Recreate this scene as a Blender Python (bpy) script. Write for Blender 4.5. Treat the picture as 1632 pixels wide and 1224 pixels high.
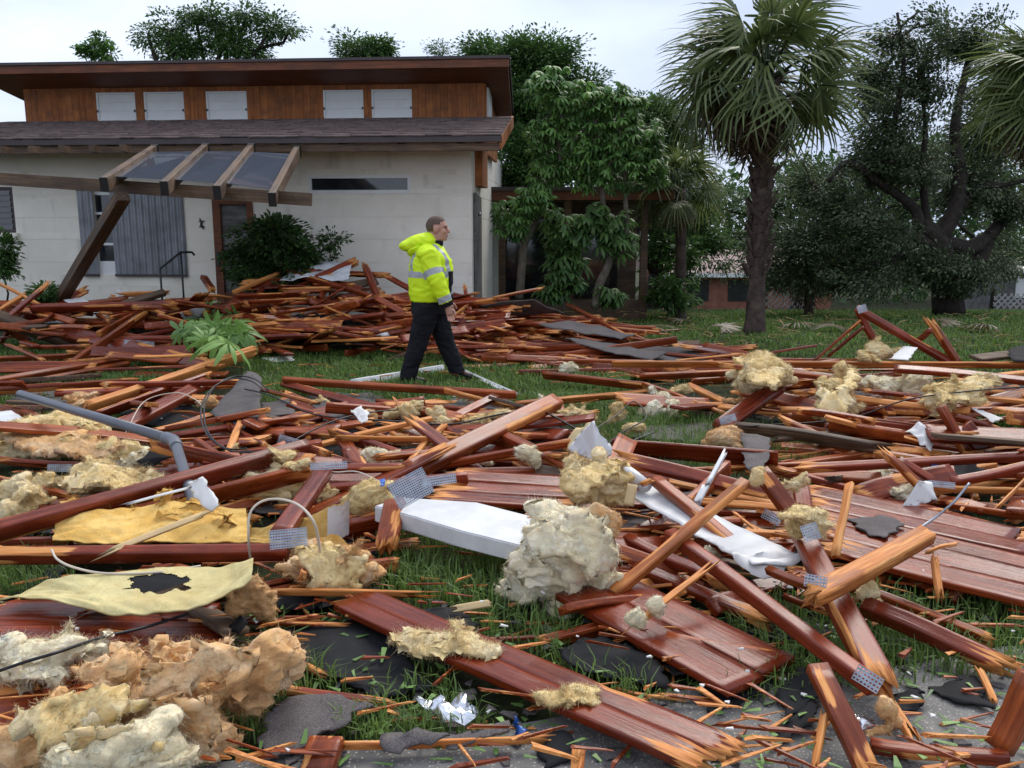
import bpy, bmesh, math, random
import numpy as np
from mathutils import Vector, Matrix, noise
R = math.radians
random.seed(7); rng = np.random.default_rng(7)
scene = bpy.context.scene
for o in list(bpy.data.objects): bpy.data.objects.remove(o)
COL = scene.collection
# ---------------------------------------------------------------- camera, sky, sun, exposure
F, CX, CY, CAMH, PITCH = 1370.0, 816.0, 612.0, 1.6, R(10.0)
cam = bpy.data.cameras.new('camera'); camo = bpy.data.objects.new('camera', cam); COL.objects.link(camo)
cam.sensor_width = 36.0; cam.lens = 36.0 * F / 1632.0; cam.clip_start = .05; cam.clip_end = 2000
camo.location = (0, 0, CAMH); camo.rotation_euler = (R(90) - PITCH, 0, 0)
scene.camera = camo
world = bpy.data.worlds.new('World'); scene.world = world; world.use_nodes = True
SUN_EL, SUN_AZ = R(48), R(205)          # behind the camera, high, hidden by cloud
def build_world():
    nt = world.node_tree; nt.nodes.clear(); L = nt.links.new
    out = nt.nodes.new('ShaderNodeOutputWorld'); bg = nt.nodes.new('ShaderNodeBackground')
    sky = nt.nodes.new('ShaderNodeTexSky'); sky.sky_type = 'NISHITA'; sky.sun_disc = False
    sky.sun_elevation = SUN_EL; sky.sun_rotation = SUN_AZ; sky.air_density = 1.0; sky.dust_density = 3.0
    tc = nt.nodes.new('ShaderNodeTexCoord'); mp = nt.nodes.new('ShaderNodeMapping')
    mp.inputs['Scale'].default_value = (1, 1, 2.6); mp.inputs['Location'].default_value = (.35, .1, .2)
    L(tc.outputs['Generated'], mp.inputs['Vector'])
    n = nt.nodes.new('ShaderNodeTexNoise'); n.inputs['Scale'].default_value = 2.1; n.inputs['Detail'].default_value = 6; n.inputs['Roughness'].default_value = .5
    L(mp.outputs[0], n.inputs['Vector'])
    cr = nt.nodes.new('ShaderNodeValToRGB'); L(n.outputs['Fac'], cr.inputs[0])
    e = cr.color_ramp.elements
    e[0].position = .34; e[0].color = (4.1, 4.75, 6.3, 1); e[1].position = .66; e[1].color = (6.9, 7.6, 9.0, 1)
    mx = nt.nodes.new('ShaderNodeMix'); mx.data_type = 'RGBA'; mx.inputs[0].default_value = .93   # closed cloud deck over the blue
    L(sky.outputs[0], mx.inputs['A']); L(cr.outputs[0], mx.inputs['B'])
    L(mx.outputs['Result'], bg.inputs['Color']); bg.inputs['Strength'].default_value = .076
    L(bg.outputs[0], out.inputs[0])
build_world()
sun = bpy.data.lights.new('sun', 'SUN'); sun.energy = 1.5; sun.angle = R(40); sun.color = (1, .93, .84)
suno = bpy.data.objects.new('sun', sun); COL.objects.link(suno)
suno.rotation_euler = (R(90) - SUN_EL, 0, R(155))
scene.view_settings.view_transform = 'Standard'; scene.view_settings.look = 'None'
scene.view_settings.exposure = 1.0; scene.view_settings.gamma = 1.0
# ---------------------------------------------------------------- pixel -> world
CP, SP = math.cos(PITCH), math.sin(PITCH)
def ray(px, py):
    a, u = (px - CX) / F, -(py - CY) / F
    return Vector((a, CP + u * SP, u * CP - SP))
def P(px, py, z=0.0):
    d = ray(px, py); k = (z - CAMH) / d.z
    return Vector((d.x * k, d.y * k, z))
def PD(px, py, Y):
    d = ray(px, py); k = Y / d.y
    return Vector((d.x * k, Y, CAMH + d.z * k))
def scale_at(p):                       # pixels of the photograph per metre at a point
    return F / max(.5, p.y * CP - (p.z - CAMH) * SP)
def gz(x, y):                          # the lawn falls away behind the house line
    z = 0.0
    if y > 13: z -= .035 * (min(y, 22) - 13)
    if y > 22: z -= .125 * (min(y, 36) - 22)
    return z
# ---------------------------------------------------------------- object helpers
def tag(o, label=None, cat=None, group=None, kind=None):
    if label: o['label'] = label
    if cat: o['category'] = cat
    if group: o['group'] = group
    if kind: o['kind'] = kind
    return o
def link(o, parent=None):
    COL.objects.link(o)
    if parent is not None: o.parent = parent
    return o
def empty(name, loc=(0, 0, 0), rz=0, parent=None):
    o = bpy.data.objects.new(name, None); o.location = loc; o.rotation_euler = (0, 0, rz); o.empty_display_size = .1
    return link(o, parent)
def mobj(name, me, m=None, parent=None, smooth=False):
    if m is not None:
        for q in (m if isinstance(m, (list, tuple)) else [m]): me.materials.append(q)
    if smooth: me.polygons.foreach_set('use_smooth', [True] * len(me.polygons))
    return link(bpy.data.objects.new(name, me), parent)
def pymesh(name, v, f):
    me = bpy.data.meshes.new(name); me.from_pydata([tuple(q) for q in v], [], f); me.update(); return me
def npmesh(name, V, faces_by_size):
    """V (n,3); faces_by_size: list of int arrays (m,k)"""
    me = bpy.data.meshes.new(name); me.vertices.add(len(V)); me.vertices.foreach_set('co', np.asarray(V, np.float32).ravel())
    nl = sum(a.size for a in faces_by_size); npoly = sum(len(a) for a in faces_by_size)
    me.loops.add(nl); me.polygons.add(npoly)
    me.loops.foreach_set('vertex_index', np.concatenate([a.ravel() for a in faces_by_size]).astype(np.int32))
    tot = np.concatenate([np.full(len(a), a.shape[1]) for a in faces_by_size]).astype(np.int32)
    st = np.concatenate([[0], np.cumsum(tot)[:-1]]).astype(np.int32)
    me.polygons.foreach_set('loop_start', st); me.polygons.foreach_set('loop_total', tot)
    me.update(calc_edges=True); me.validate(); return me
def fattr(me, name, vals):
    a = me.attributes.new(name, 'FLOAT', 'POINT'); a.data.foreach_set('value', np.asarray(vals, np.float32))
class MB:
    def __init__(s): s.v = []; s.f = []
    def box(s, x0, x1, y0, y1, z0, z1):
        b = len(s.v)
        s.v += [(x, y, z) for z in (z0, z1) for y in (y0, y1) for x in (x0, x1)]
        s.f += [tuple(b + i for i in q) for q in ((0, 2, 3, 1), (4, 5, 7, 6), (0, 1, 5, 4), (2, 6, 7, 3), (0, 4, 6, 2), (1, 3, 7, 5))]
        return s
    def prism(s, poly, axis, a0, a1):     # poly of 2D points, extruded along axis 0/1/2
        b = len(s.v); n = len(poly)
        for a in (a0, a1):
            for (p, q) in poly:
                s.v.append({0: (a, p, q), 1: (p, a, q), 2: (p, q, a)}[axis])
        s.f += [tuple(range(b, b + n)), tuple(range(b + 2 * n - 1, b + n - 1, -1))]
        s.f += [(b + i, b + n + i, b + n + (i + 1) % n, b + (i + 1) % n) for i in range(n)]
        return s
    def tube(s, pts, rad, n=8, cap=True):
        pts = [Vector(p) for p in pts]; b = len(s.v); prev = None
        for i, p in enumerate(pts):
            d = (pts[min(i + 1, len(pts) - 1)] - pts[max(i - 1, 0)]).normalized()
            if prev is None:
                prev = d.orthogonal().normalized()
            u = (prev - d * prev.dot(d)); u = u.normalized() if u.length > 1e-6 else d.orthogonal().normalized(); prev = u
            w = d.cross(u); r = rad[i] if isinstance(rad, (list, tuple)) else rad
            for k in range(n):
                a = 2 * math.pi * k / n; s.v.append(tuple(p + (u * math.cos(a) + w * math.sin(a)) * r))
        for i in range(len(pts) - 1):
            for k in range(n):
                s.f.append((b + i * n + k, b + i * n + (k + 1) % n, b + (i + 1) * n + (k + 1) % n, b + (i + 1) * n + k))
        if cap:
            s.f.append(tuple(b + k for k in range(n - 1, -1, -1))); e = b + (len(pts) - 1) * n; s.f.append(tuple(e + k for k in range(n)))
        return s
    def build(s, name, m, parent=None, smooth=False, bevel=0):
        me = pymesh(name, s.v, s.f); o = mobj(name, me, m, parent, smooth)
        bm = bmesh.new(); bm.from_mesh(me); bmesh.ops.recalc_face_normals(bm, faces=bm.faces)
        if bevel: bmesh.ops.bevel(bm, geom=list(bm.edges), offset=bevel, segments=2, affect='EDGES', profile=.6)
        bm.to_mesh(me); bm.free()
        if smooth: me.polygons.foreach_set('use_smooth', [True] * len(me.polygons))
        return o
def catmull(pts, n=8):
    pts = [Vector(p) for p in pts]; q = [pts[0] * 2 - pts[1]] + pts + [pts[-1] * 2 - pts[-2]]; out = []
    for i in range(1, len(q) - 2):
        for k in range(n):
            t = k / n
            out.append(.5 * ((2 * q[i]) + (q[i + 1] - q[i - 1]) * t + (2 * q[i - 1] - 5 * q[i] + 4 * q[i + 1] - q[i + 2]) * t * t + (3 * q[i] - q[i - 1] - 3 * q[i + 1] + q[i + 2]) * t ** 3))
    out.append(pts[-1]); return out
# ---------------------------------------------------------------- material helpers
def newmat(name, rough=.6, spec=.4):
    m = bpy.data.materials.new(name); m.use_nodes = True; nt = m.node_tree; b = nt.nodes['Principled BSDF']
    b.inputs['Roughness'].default_value = rough; b.inputs['Specular IOR Level'].default_value = spec
    return m, nt, b
def nd(nt, t, **kw):
    n = nt.nodes.new(t)
    for k, v in kw.items():
        if k in n.inputs.keys(): n.inputs[k].default_value = v
        else: setattr(n, k, v)
    return n
def coords(nt, scale=(1, 1, 1), rnd=True, src='Object'):
    tc = nd(nt, 'ShaderNodeTexCoord'); mp = nd(nt, 'ShaderNodeMapping'); mp.inputs['Scale'].default_value = scale
    nt.links.new(tc.outputs[src], mp.inputs['Vector'])
    if rnd:
        oi = nd(nt, 'ShaderNodeObjectInfo'); ml = nd(nt, 'ShaderNodeMath', operation='MULTIPLY'); ml.inputs[1].default_value = 57.0
        nt.links.new(oi.outputs['Random'], ml.inputs[0]); nt.links.new(ml.outputs[0], mp.inputs['Location'])
    return mp.outputs[0]
def tnoise(nt, vec, scale, detail=5, rough=.55, dist=0):
    n = nd(nt, 'ShaderNodeTexNoise'); n.inputs['Scale'].default_value = scale; n.inputs['Detail'].default_value = detail
    n.inputs['Roughness'].default_value = rough; n.inputs['Distortion'].default_value = dist
    nt.links.new(vec, n.inputs['Vector']); return n.outputs['Fac']
def ramp(nt, fac, stops):
    r = nd(nt, 'ShaderNodeValToRGB'); e = r.color_ramp.elements
    while len(e) < len(stops): e.new(.5)
    for q, (p, c) in zip(e, stops):
        q.position = p; q.color = (*c, 1) if len(c) == 3 else c
    nt.links.new(fac, r.inputs[0]); return r.outputs[0]
def g(v): return (v, v, v)
def mixc(nt, fac, a, b, mode='MIX'):
    m = nd(nt, 'ShaderNodeMix', data_type='RGBA', blend_type=mode)
    for s, v in ((m.inputs[0], fac), (m.inputs['A'], a), (m.inputs['B'], b)):
        if isinstance(v, (int, float)): s.default_value = v
        elif isinstance(v, tuple): s.default_value = (*v, 1)
        else: nt.links.new(v, s)
    return m.outputs['Result']
def mth(nt, op, a, b=0.0):
    m = nd(nt, 'ShaderNodeMath', operation=op)
    for s, v in ((m.inputs[0], a), (m.inputs[1], b)):
        if isinstance(v, (int, float)): s.default_value = v
        else: nt.links.new(v, s)
    return m.outputs[0]
def bump(nt, b, h, strength=.3, dist=.01):
    n = nd(nt, 'ShaderNodeBump'); n.inputs['Strength'].default_value = strength; n.inputs['Distance'].default_value = dist
    nt.links.new(h, n.inputs['Height']); nt.links.new(n.outputs[0], b.inputs['Normal'])
def attr(nt, name):
    a = nd(nt, 'ShaderNodeAttribute'); a.attribute_name = name; return a.outputs['Fac']
def objrand(nt): return mth(nt, 'FRACT', mth(nt, 'ADD', nd(nt, 'ShaderNodeObjectInfo').outputs['Random'], attr(nt, 'rnd')))
# ---- wood: stained and wet outside, raw orange where torn ('raw' is 1 at breaks)
def wood(name, dark, mid, light, raw=True, rough=(.2, .5), alt=None, grain=(1.5, 58, 58)):
    m, nt, b = newmat(name, .4, .34); L = nt.links.new
    v = coords(nt, grain); n1 = tnoise(nt, v, 1.0, 6, .6, .6)
    v2 = coords(nt, (2.2, 5, 5)); n2 = tnoise(nt, v2, 1.0, 5, .6)
    v3 = coords(nt, (5, 190, 190)); n3 = tnoise(nt, v3, 1.0, 3, .6)
    c = ramp(nt, n1, [(.32, dark), (.5, mid), (.66, light)])
    if alt is not None:
        c = mixc(nt, ramp(nt, objrand(nt), [(.25, g(0)), (.9, g(1))]), c, alt)
        c = mixc(nt, mth(nt, 'MULTIPLY', ramp(nt, n1, [(.4, g(1)), (.6, g(0))]), .5), c, dark)
    c = mixc(nt, ramp(nt, n2, [(.35, g(.65)), (.6, g(0))]), c, tuple(q * .45 for q in dark))
    c = mixc(nt, mth(nt, 'MULTIPLY', ramp(nt, n3, [(.45, g(0)), (.7, g(1))]), .35), c, tuple(q * .5 for q in dark))
    n6 = tnoise(nt, coords(nt, (3, 9, 9)), 1.0, 7, .7, .5); c = mixc(nt, ramp(nt, n6, [(.64, g(0)), (.78, g(.30))]), c, tuple(min(.6, q * .5 + .11) for q in light))
    rv = ramp(nt, n2, [(.3, g(rough[0])), (.7, g(rough[1]))]); rv = mixc(nt, ramp(nt, n6, [(.56, g(0)), (.74, g(.6))]), rv, g(.7))
    if raw:
        rn = ramp(nt, n1, [(.25, (.40, .12, .024)), (.5, (.66, .26, .065)), (.75, (.80, .45, .17))])
        rn = mixc(nt, mth(nt, 'MULTIPLY', ramp(nt, n3, [(.45, g(0)), (.65, g(1))]), .55), rn, (.22, .06, .02))
        v4 = coords(nt, (1.1, 60, 60)); n4 = tnoise(nt, v4, 1.0, 5, .65)
        k = mth(nt, 'ADD', attr(nt, 'raw'), mth(nt, 'MULTIPLY', mth(nt, 'SUBTRACT', n4, .5), 1.9))
        k = ramp(nt, k, [(.44, g(0)), (.62, g(1))])
        c = mixc(nt, k, c, rn); rv = mixc(nt, k, rv, g(.62))
    L(c, b.inputs['Base Color']); L(rv, b.inputs['Roughness'])
    bump(nt, b, mth(nt, 'ADD', mth(nt, 'MULTIPLY', n1, .6), mth(nt, 'MULTIPLY', n3, .5)), .5, .004)
    return m
M = {}
M['red'] = wood('stained_wood', (.12, .015, .004), (.29, .045, .011), (.47, .115, .027), alt=(.43, .10, .022), rough=(.2, .5))
M['purple'] = wood('painted_wood', (.125, .017, .007), (.24, .040, .016), (.34, .070, .027), alt=(.29, .048, .016), rough=(.18, .42))
M['orange'] = wood('split_wood', (.30, .07, .014), (.54, .18, .04), (.70, .32, .10), alt=(.62, .22, .05), rough=(.4, .7))
M['deck'] = wood('deck_wood', (.105, .012, .003), (.225, .032, .008), (.34, .066, .015), rough=(.10, .34), alt=(.23, .034, .009))
M['brown'] = wood('weathered_beam', (.055, .033, .019), (.13, .078, .045), (.22, .14, .085), raw=False, rough=(.45, .8), alt=(.19, .12, .075))
M['greywood'] = wood('grey_board', (.09, .085, .08), (.17, .165, .16), (.27, .265, .26), raw=False, rough=(.6, .9))
M['siding'] = wood('cedar_siding', (.25, .08, .022), (.36, .125, .036), (.45, .17, .052), raw=False, rough=(.55, .8), grain=(14, 14, 1.0))
M['fascia'] = wood('fascia_wood', (.11, .036, .016), (.185, .062, .028), (.24, .088, .04), raw=False, rough=(.5, .75))
def simple(name, c, rough=.6, spec=.4, var=.15, scale=6, metal=0, bumps=0, bscale=60, alpha=None):
    m, nt, b = newmat(name, rough, spec); v = coords(nt)
    n = tnoise(nt, v, scale, 6, .6)
    lo = tuple(q * (1 - var) for q in c); hi = tuple(min(.95, q * (1 + var)) for q in c)
    nt.links.new(ramp(nt, n, [(.3, lo), (.7, hi)]), b.inputs['Base Color']); b.inputs['Metallic'].default_value = metal
    if bumps: bump(nt, b, tnoise(nt, v, bscale, 4, .6), bumps, .005)
    return m
M['white'] = simple('white_metal', (.60, .61, .62), .4, .5, .14, 7, bumps=.1, bscale=9)
M['paper'] = simple('white_paper', (.64, .635, .62), .7, .3, .08, 7)
M['cream'] = simple('cream_foam', (.66, .53, .29), .85, .2, .16, 12, bumps=.4, bscale=50)
M['black'] = simple('tar_paper', (.012, .0125, .0145), .8, .2, .35, 9, bumps=.35, bscale=18)
M['trim'] = simple('dark_trim', (.055, .042, .042), .5, .4, .2, 4)
M['pvc'] = simple('grey_conduit', (.115, .125, .15), .38, .5, .12, 5)
M['steel'] = simple('galvanised_plate', (.33, .36, .40), .36, .5, .25, 22, metal=.65)
M['iron'] = simple('black_iron', (.012, .012, .014), .45, .5, .2, 8)
M['cable'] = simple('black_cable', (.012, .012, .014), .45, .4, .2, 8)
M['wire'] = simple('white_wire', (.55, .49, .40), .5, .4, .12, 8)
M['foil'] = simple('crumpled_foil', (.72, .74, .78), .18, .5, .2, 20, metal=.9, bumps=.8, bscale=25)
M['blue'] = simple('blue_wrapper', (.03, .12, .45), .25, .5, .5, 14, bumps=.6, bscale=30)
M['beige'] = simple('manila_card', (.60, .45, .24), .8, .2, .12, 8)
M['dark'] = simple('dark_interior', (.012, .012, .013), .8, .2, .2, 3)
M['concrete'] = simple('concrete', (.30, .29, .27), .85, .2, .2, 5, bumps=.3)
M['corr'] = simple('corrugated_shutter', (.20, .215, .235), .42, .5, .35, 2.5, metal=.35)
M['blind'] = simple('pale_shutter', (.72, .74, .73), .5, .4, .05, 3)
M['rope'] = simple('dry_frond', (.33, .22, .10), .9, .2, .3, 12)
def shingle_mat():
    m, nt, b = newmat('asphalt_shingle', .85, .3); v = coords(nt)
    n = tnoise(nt, v, 5, 5, .6); s = tnoise(nt, v, 190, 2, .7)
    c = ramp(nt, n, [(.3, (.045, .04, .04)), (.7, (.10, .088, .085))])
    c = mixc(nt, ramp(nt, s, [(.4, g(0)), (.75, g(.8))]), c, (.19, .17, .165))
    nt.links.new(c, b.inputs['Base Color']); bump(nt, b, s, .5, .004); return m
M['shingle'] = shingle_mat()
def roofshingle():
    m, nt, b = newmat('roof_shingle', .8, .3); v = coords(nt, (3, 30, 30), src='Object')
    n = tnoise(nt, coords(nt, (4.2, 9, 9)), 1.0, 4, .7); s = tnoise(nt, coords(nt, (40, 40, 40)), 1.0, 3, .7)
    c = ramp(nt, n, [(.3, (.045, .032, .03)), (.5, (.10, .07, .064)), (.7, (.17, .125, .115))])
    c = mixc(nt, ramp(nt, s, [(.4, g(0)), (.7, g(.5))]), c, (.2, .16, .15))
    nt.links.new(c, b.inputs['Base Color']); bump(nt, b, s, .5, .006); return m
M['roof'] = roofshingle()
def wallmat():
    m, nt, b = newmat('painted_block', .8, .25); v = coords(nt)
    n = tnoise(nt, v, 1.1, 6, .65); n2 = tnoise(nt, coords(nt, (3, 3, .7)), 1.0, 6, .6); s = tnoise(nt, v, 45, 4, .6)
    c = ramp(nt, n, [(.3, (.72, .68, .58)), (.65, (.84, .80, .71))])
    c = mixc(nt, ramp(nt, n2, [(.56, g(0)), (.74, g(.4))]), c, (.30, .27, .22))
    nt.links.new(c, b.inputs['Base Color']); bump(nt, b, s, .35, .006); return m
M['wall'] = wallmat()
def glassmat():
    m, nt, b = newmat('dark_glass', .06, .9); n = tnoise(nt, coords(nt), 3, 4)
    nt.links.new(ramp(nt, n, [(.3, (.012, .014, .018)), (.7, (.03, .034, .04))]), b.inputs['Base Color']); return m
M['glass'] = glassmat()
def insul(name, a, bcol, c2, sss=.35):
    m, nt, b = newmat(name, 1.0, .08); v = coords(nt)
    n = tnoise(nt, coords(nt, (5, 5, 13)), 1.0, 8, .65, 1.4); n2 = tnoise(nt, v, 3.4, 6, .65, .8); s = tnoise(nt, coords(nt, (26, 26, 75)), 1.0, 8, .72, 2.2)
    c = ramp(nt, n, [(.3, a), (.55, bcol), (.72, tuple(min(.9, q * 1.15) for q in bcol))])
    c = mixc(nt, ramp(nt, n2, [(.46, g(0)), (.66, g(.8))]), c, c2)
    c = mixc(nt, ramp(nt, s, [(.3, g(.35)), (.5, g(0))]), c, tuple(q * .6 for q in a))
    nt.links.new(c, b.inputs['Base Color']); bump(nt, b, mth(nt, 'ADD', s, mth(nt, 'MULTIPLY', n, 1.2)), .55, .010)
    b.inputs['Subsurface Weight'].default_value = sss; b.inputs['Subsurface Radius'].default_value = (.03, .02, .012); b.inputs['Subsurface Scale'].default_value = .6
    return m
M['ins_tan'] = insul('tan_insulation', (.50, .27, .11), (.74, .45, .21), (.80, .64, .43))
M['ins_yel'] = insul('yellow_insulation', (.56, .38, .15), (.78, .60, .30), (.82, .71, .48))
M['ins_pale'] = insul('pale_insulation', (.58, .47, .28), (.82, .72, .49), (.84, .79, .66))
M['ins_gold'] = insul('gold_batt', (.58, .33, .07), (.72, .49, .17), (.70, .40, .09), 0)
def leafmat(name, lo, hi, trans=.3, rough=.45):
    m, nt, b = newmat(name, rough, .4); L = nt.links.new
    c = ramp(nt, attr(nt, 'v'), [(0, lo), (1, hi)]); L(c, b.inputs['Base Color'])
    tr = nd(nt, 'ShaderNodeBsdfTranslucent'); L(c, tr.inputs['Color']); mx = nd(nt, 'ShaderNodeMixShader'); mx.inputs[0].default_value = trans
    L(b.outputs[0], mx.inputs[1]); L(tr.outputs[0], mx.inputs[2]); L(mx.outputs[0], nt.nodes['Material Output'].inputs['Surface']); return m
M['leaf_dark'] = leafmat('dark_leaf', (.022, .055, .018), (.095, .175, .05))
M['leaf_mid'] = leafmat('mid_leaf', (.03, .08, .02), (.125, .23, .06))
M['leaf_bright'] = leafmat('bright_leaf', (.035, .10, .022), (.18, .34, .08))
M['leaf_oak'] = leafmat('oak_leaf', (.032, .055, .026), (.14, .185, .085))
M['palm'] = leafmat('palm_leaf', (.03, .055, .015), (.20, .25, .08))
M['palmdry'] = leafmat('dry_palm_leaf', (.05, .035, .02), (.17, .12, .06))
M['grass'] = leafmat('grass_blade', (.05, .095, .02), (.21, .335, .075), .35)
M['weed'] = leafmat('weed_leaf', (.06, .13, .03), (.24, .42, .11), .3)
M['bark'] = simple('dark_bark', (.035, .028, .024), .9, .2, .5, 9, bumps=.9, bscale=22)
M['palebark'] = simple('pale_bark', (.13, .11, .085), .85, .2, .4, 8, bumps=.6, bscale=30)
M['palmbark'] = simple('palm_bark', (.075, .055, .045), .9, .2, .55, 7, bumps=.9, bscale=25)
# ================================================================ setting: ground, road
def ground():
    xs = np.concatenate([[-400, -120, -50], np.linspace(-24, 24, 97), [50, 120, 400]])
    ys = np.concatenate([[-60, -10], np.linspace(0, 40, 121), [60, 120, 400]])
    V = [(x, y, gz(x, y) - .012 + (.02 * noise.noise(Vector((x * 1.3, y * 1.3, 0))) if 2 < y < 14 and abs(x) < 12 else 0)) for y in ys for x in xs]
    nx = len(xs); Fc = [(j * nx + i, j * nx + i + 1, (j + 1) * nx + i + 1, (j + 1) * nx + i) for j in range(len(ys) - 1) for i in range(nx - 1)]
    m, nt, b = newmat('lawn_soil', .95, .15); v = coords(nt, rnd=False)
    n = tnoise(nt, v, .9, 6, .65); s = tnoise(nt, v, 40, 5, .7)
    c = ramp(nt, n, [(.35, (.032, .03, .020)), (.5, (.040, .056, .018)), (.68, (.05, .04, .027))])
    c = mixc(nt, ramp(nt, s, [(.35, g(.75)), (.6, g(0))]), c, (.018, .017, .012))
    nt.links.new(c, b.inputs['Base Color']); bump(nt, b, s, .8, .03)
    tag(mobj('ground', pymesh('ground', V, Fc), m, smooth=True), 'patchy lawn soil under the debris', None, None, 'structure')
ground()
def road():
    a, b_ = P(300, 1224, 0), P(1632, 1035, 0); d = (b_ - a).normalized()
    A, B = a - d * 40, a + d * 40; nrm = Vector((d.y, -d.x, 0)); pts = []
    n = 400
    for i in range(n + 1):
        p = A + (B - A) * (i / n); j = .10 * noise.noise(p * 1.7) + .05 * noise.noise(p * 6)
        pts.append((p - nrm * j))
    V = [(p.x, p.y, .0125) for p in pts] + [((p + nrm * 9).x, (p + nrm * 9).y, .0125) for p in pts]
    Fc = [(i, i + n + 1, i + n + 2, i + 1) for i in range(n)]
    m, nt, b = newmat('road_asphalt', .75, .35); v = coords(nt, rnd=False)
    vo = nd(nt, 'ShaderNodeTexVoronoi'); vo.inputs['Scale'].default_value = 85; nt.links.new(v, vo.inputs['Vector'])
    wn = nd(nt, 'ShaderNodeSeparateColor'); nt.links.new(vo.outputs['Color'], wn.inputs[0])
    n1 = tnoise(nt, v, 3, 6, .7)
    c = ramp(nt, n1, [(.3, (.11, .107, .102)), (.7, (.20, .195, .185))])
    k = mth(nt, 'MULTIPLY', ramp(nt, vo.outputs['Distance'], [(.25, g(1)), (.5, g(0))]), ramp(nt, wn.outputs[0], [(.35, g(0)), (.9, g(1))]))
    c = mixc(nt, k, c, (.42, .39, .35)); nt.links.new(c, b.inputs['Base Color'])
    bump(nt, b, k, .6, .006)
    me = pymesh('road', V, Fc); tag(mobj('road', me, m), 'pebbly grey asphalt road edge', None, None, 'structure')
road()
# ================================================================ the house
TH = R(4.3); HX, HY = Vector((math.cos(TH), -math.sin(TH), 0)), Vector((math.sin(TH), math.cos(TH), 0))
HO = PD(753, 500, 14.0); HO.z = 0
house = empty('house', HO, -TH); tag(house, 'white block house with orange clerestory storey and brown shingled roof', 'house')
def HP(px, py, yl=0.0):                   # pixel on the house plane local y = yl -> (x, z) local
    d = ray(px, py); o = Vector((0, 0, CAMH)) - HO
    k = (yl - o.dot(HY)) / d.dot(HY); p = o + d * k
    return p.dot(HX), p.z
XL = HP(-150, 400)[0]                     # the facade runs on past the left edge of the picture
# block courses, joints recessed; openings cut by splitting each course
wx0, wz1 = HP(490, 279); wx1, wz0 = HP(655, 308)
sx0, sz1 = HP(123, 303); sx1, sz0 = HP(300, 438)
dx0, dz1 = HP(338, 316); dx1, _ = HP(402, 316)
lx1, lz1 = HP(19, 298); _, lz0 = HP(19, 371)
opens = [(wx0, wx1, wz0, wz1), (sx0 + .25, sx1 - .2, sz0, sz1), (dx0, dx1, 0, dz1), (lx1 - 1.1, lx1, lz0, lz1)]
CH = .395
zc = [HP(600, y)[1] for y in (419, 382, 346, 310)]
z = 0.0; courses = []
lev = [0, zc[0] - .79, zc[0] - .395, zc[0], zc[1], zc[2], zc[3], zc[3] + .4, zc[3] + .8, 3.12]
lev = sorted(set([0.0] + [q for q in lev if q > .05]))
for a, b_ in zip(lev[:-1], lev[1:]):
    cuts = sorted(set([a, b_] + [q for o_ in opens for q in o_[2:] if a < q < b_]))
    mb = MB()
    for a2, b2 in zip(cuts[:-1], cuts[1:]):
        spans = [(XL, 0.0)]
        for (x0, x1, z0, z1) in opens:
            if z0 < (a2 + b2) / 2 < z1:
                spans = [s for (s0, s1) in spans for s in ((s0, min(s1, x0)), (max(s0, x1), s1)) if s[1] - s[0] > .01]
        ga, gb = (.004 if a2 == a else -.0), (.004 if b2 == b_ else 0)
        for (s0, s1) in spans: MB().box(s0, s1, 0, .19, a2 + ga, b2 - gb).build('block_course', M['wall'], house)
MB().box(XL, -.012, .012, .18, 0, 3.1).v                                     # (mortar built below around openings)
mort = MB()
for a in lev[1:-1]: 
    spans = [(XL, -.005)]
    for (x0, x1, z0, z1) in opens:
        if z0 < a < z1: spans = [s for (s0, s1) in spans for s in ((s0, min(s1, x0)), (max(s0, x1), s1)) if s[1] - s[0] > .01]
    for s0, s1 in spans: mort.box(s0, s1, .009, .18, a - .006, a + .006)
mort.build('mortar_joint', M['wall'], house)
sm = MB()
for a, b_ in zip(lev[:-1], lev[1:]): sm.box(-.19, -.002, .192, 6.2, a + .004, b_ - .004)
sm.box(-.18, -.012, .192, 6.1, 0, 3.1)
sm.build('side_wall', M['wall'], house)
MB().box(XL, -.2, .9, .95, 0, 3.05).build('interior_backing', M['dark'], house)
# strip window
def hwindow(nm, x0, x1, z0, z1, y, fr=.05, frm='blind', pane='glass', mull=()):
    w = MB(); w.box(x0, x1, y - .02, y + .05, z1 - fr, z1).box(x0, x1, y - .02, y + .05, z0, z0 + fr).box(x0, x0 + fr, y - .018, y + .05, z0 + fr, z1 - fr).box(x1 - fr, x1, y - .018, y + .05, z0 + fr, z1 - fr)
    for q in mull: w.box(q - .02, q + .02, y - .015, y + .05, z0 + fr, z1 - fr)
    o = w.build(nm, M[frm], house, bevel=.004)
    MB().box(x0 + fr * .5, x1 - fr * .5, y + .02, y + .035, z0 + fr * .5, z1 - fr * .5).build('pane', M[pane], o)
    return o
hwindow('strip_window', wx0, wx1, wz0, wz1, .02, .055)
ow = hwindow('side_window', lx1 - 1.1, lx1, lz0, lz1, .03, .05, 'trim', 'glass')
for k in range(7):
    zz = lz0 + .06 + k * (lz1 - lz0 - .1) / 7; MB().prism([(-.0, zz), (.03, zz), (.045, zz + .07), (.015, zz + .07)], 0, lx1 - 1.04, lx1 - .06).build('louvre', M['glass'], ow)
MB().box(lx1 - 1.15, lx1 + .05, -.07, .02, lz0 - .13, lz0 - .005).build('sill', M['wall'], house, bevel=.006)
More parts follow.
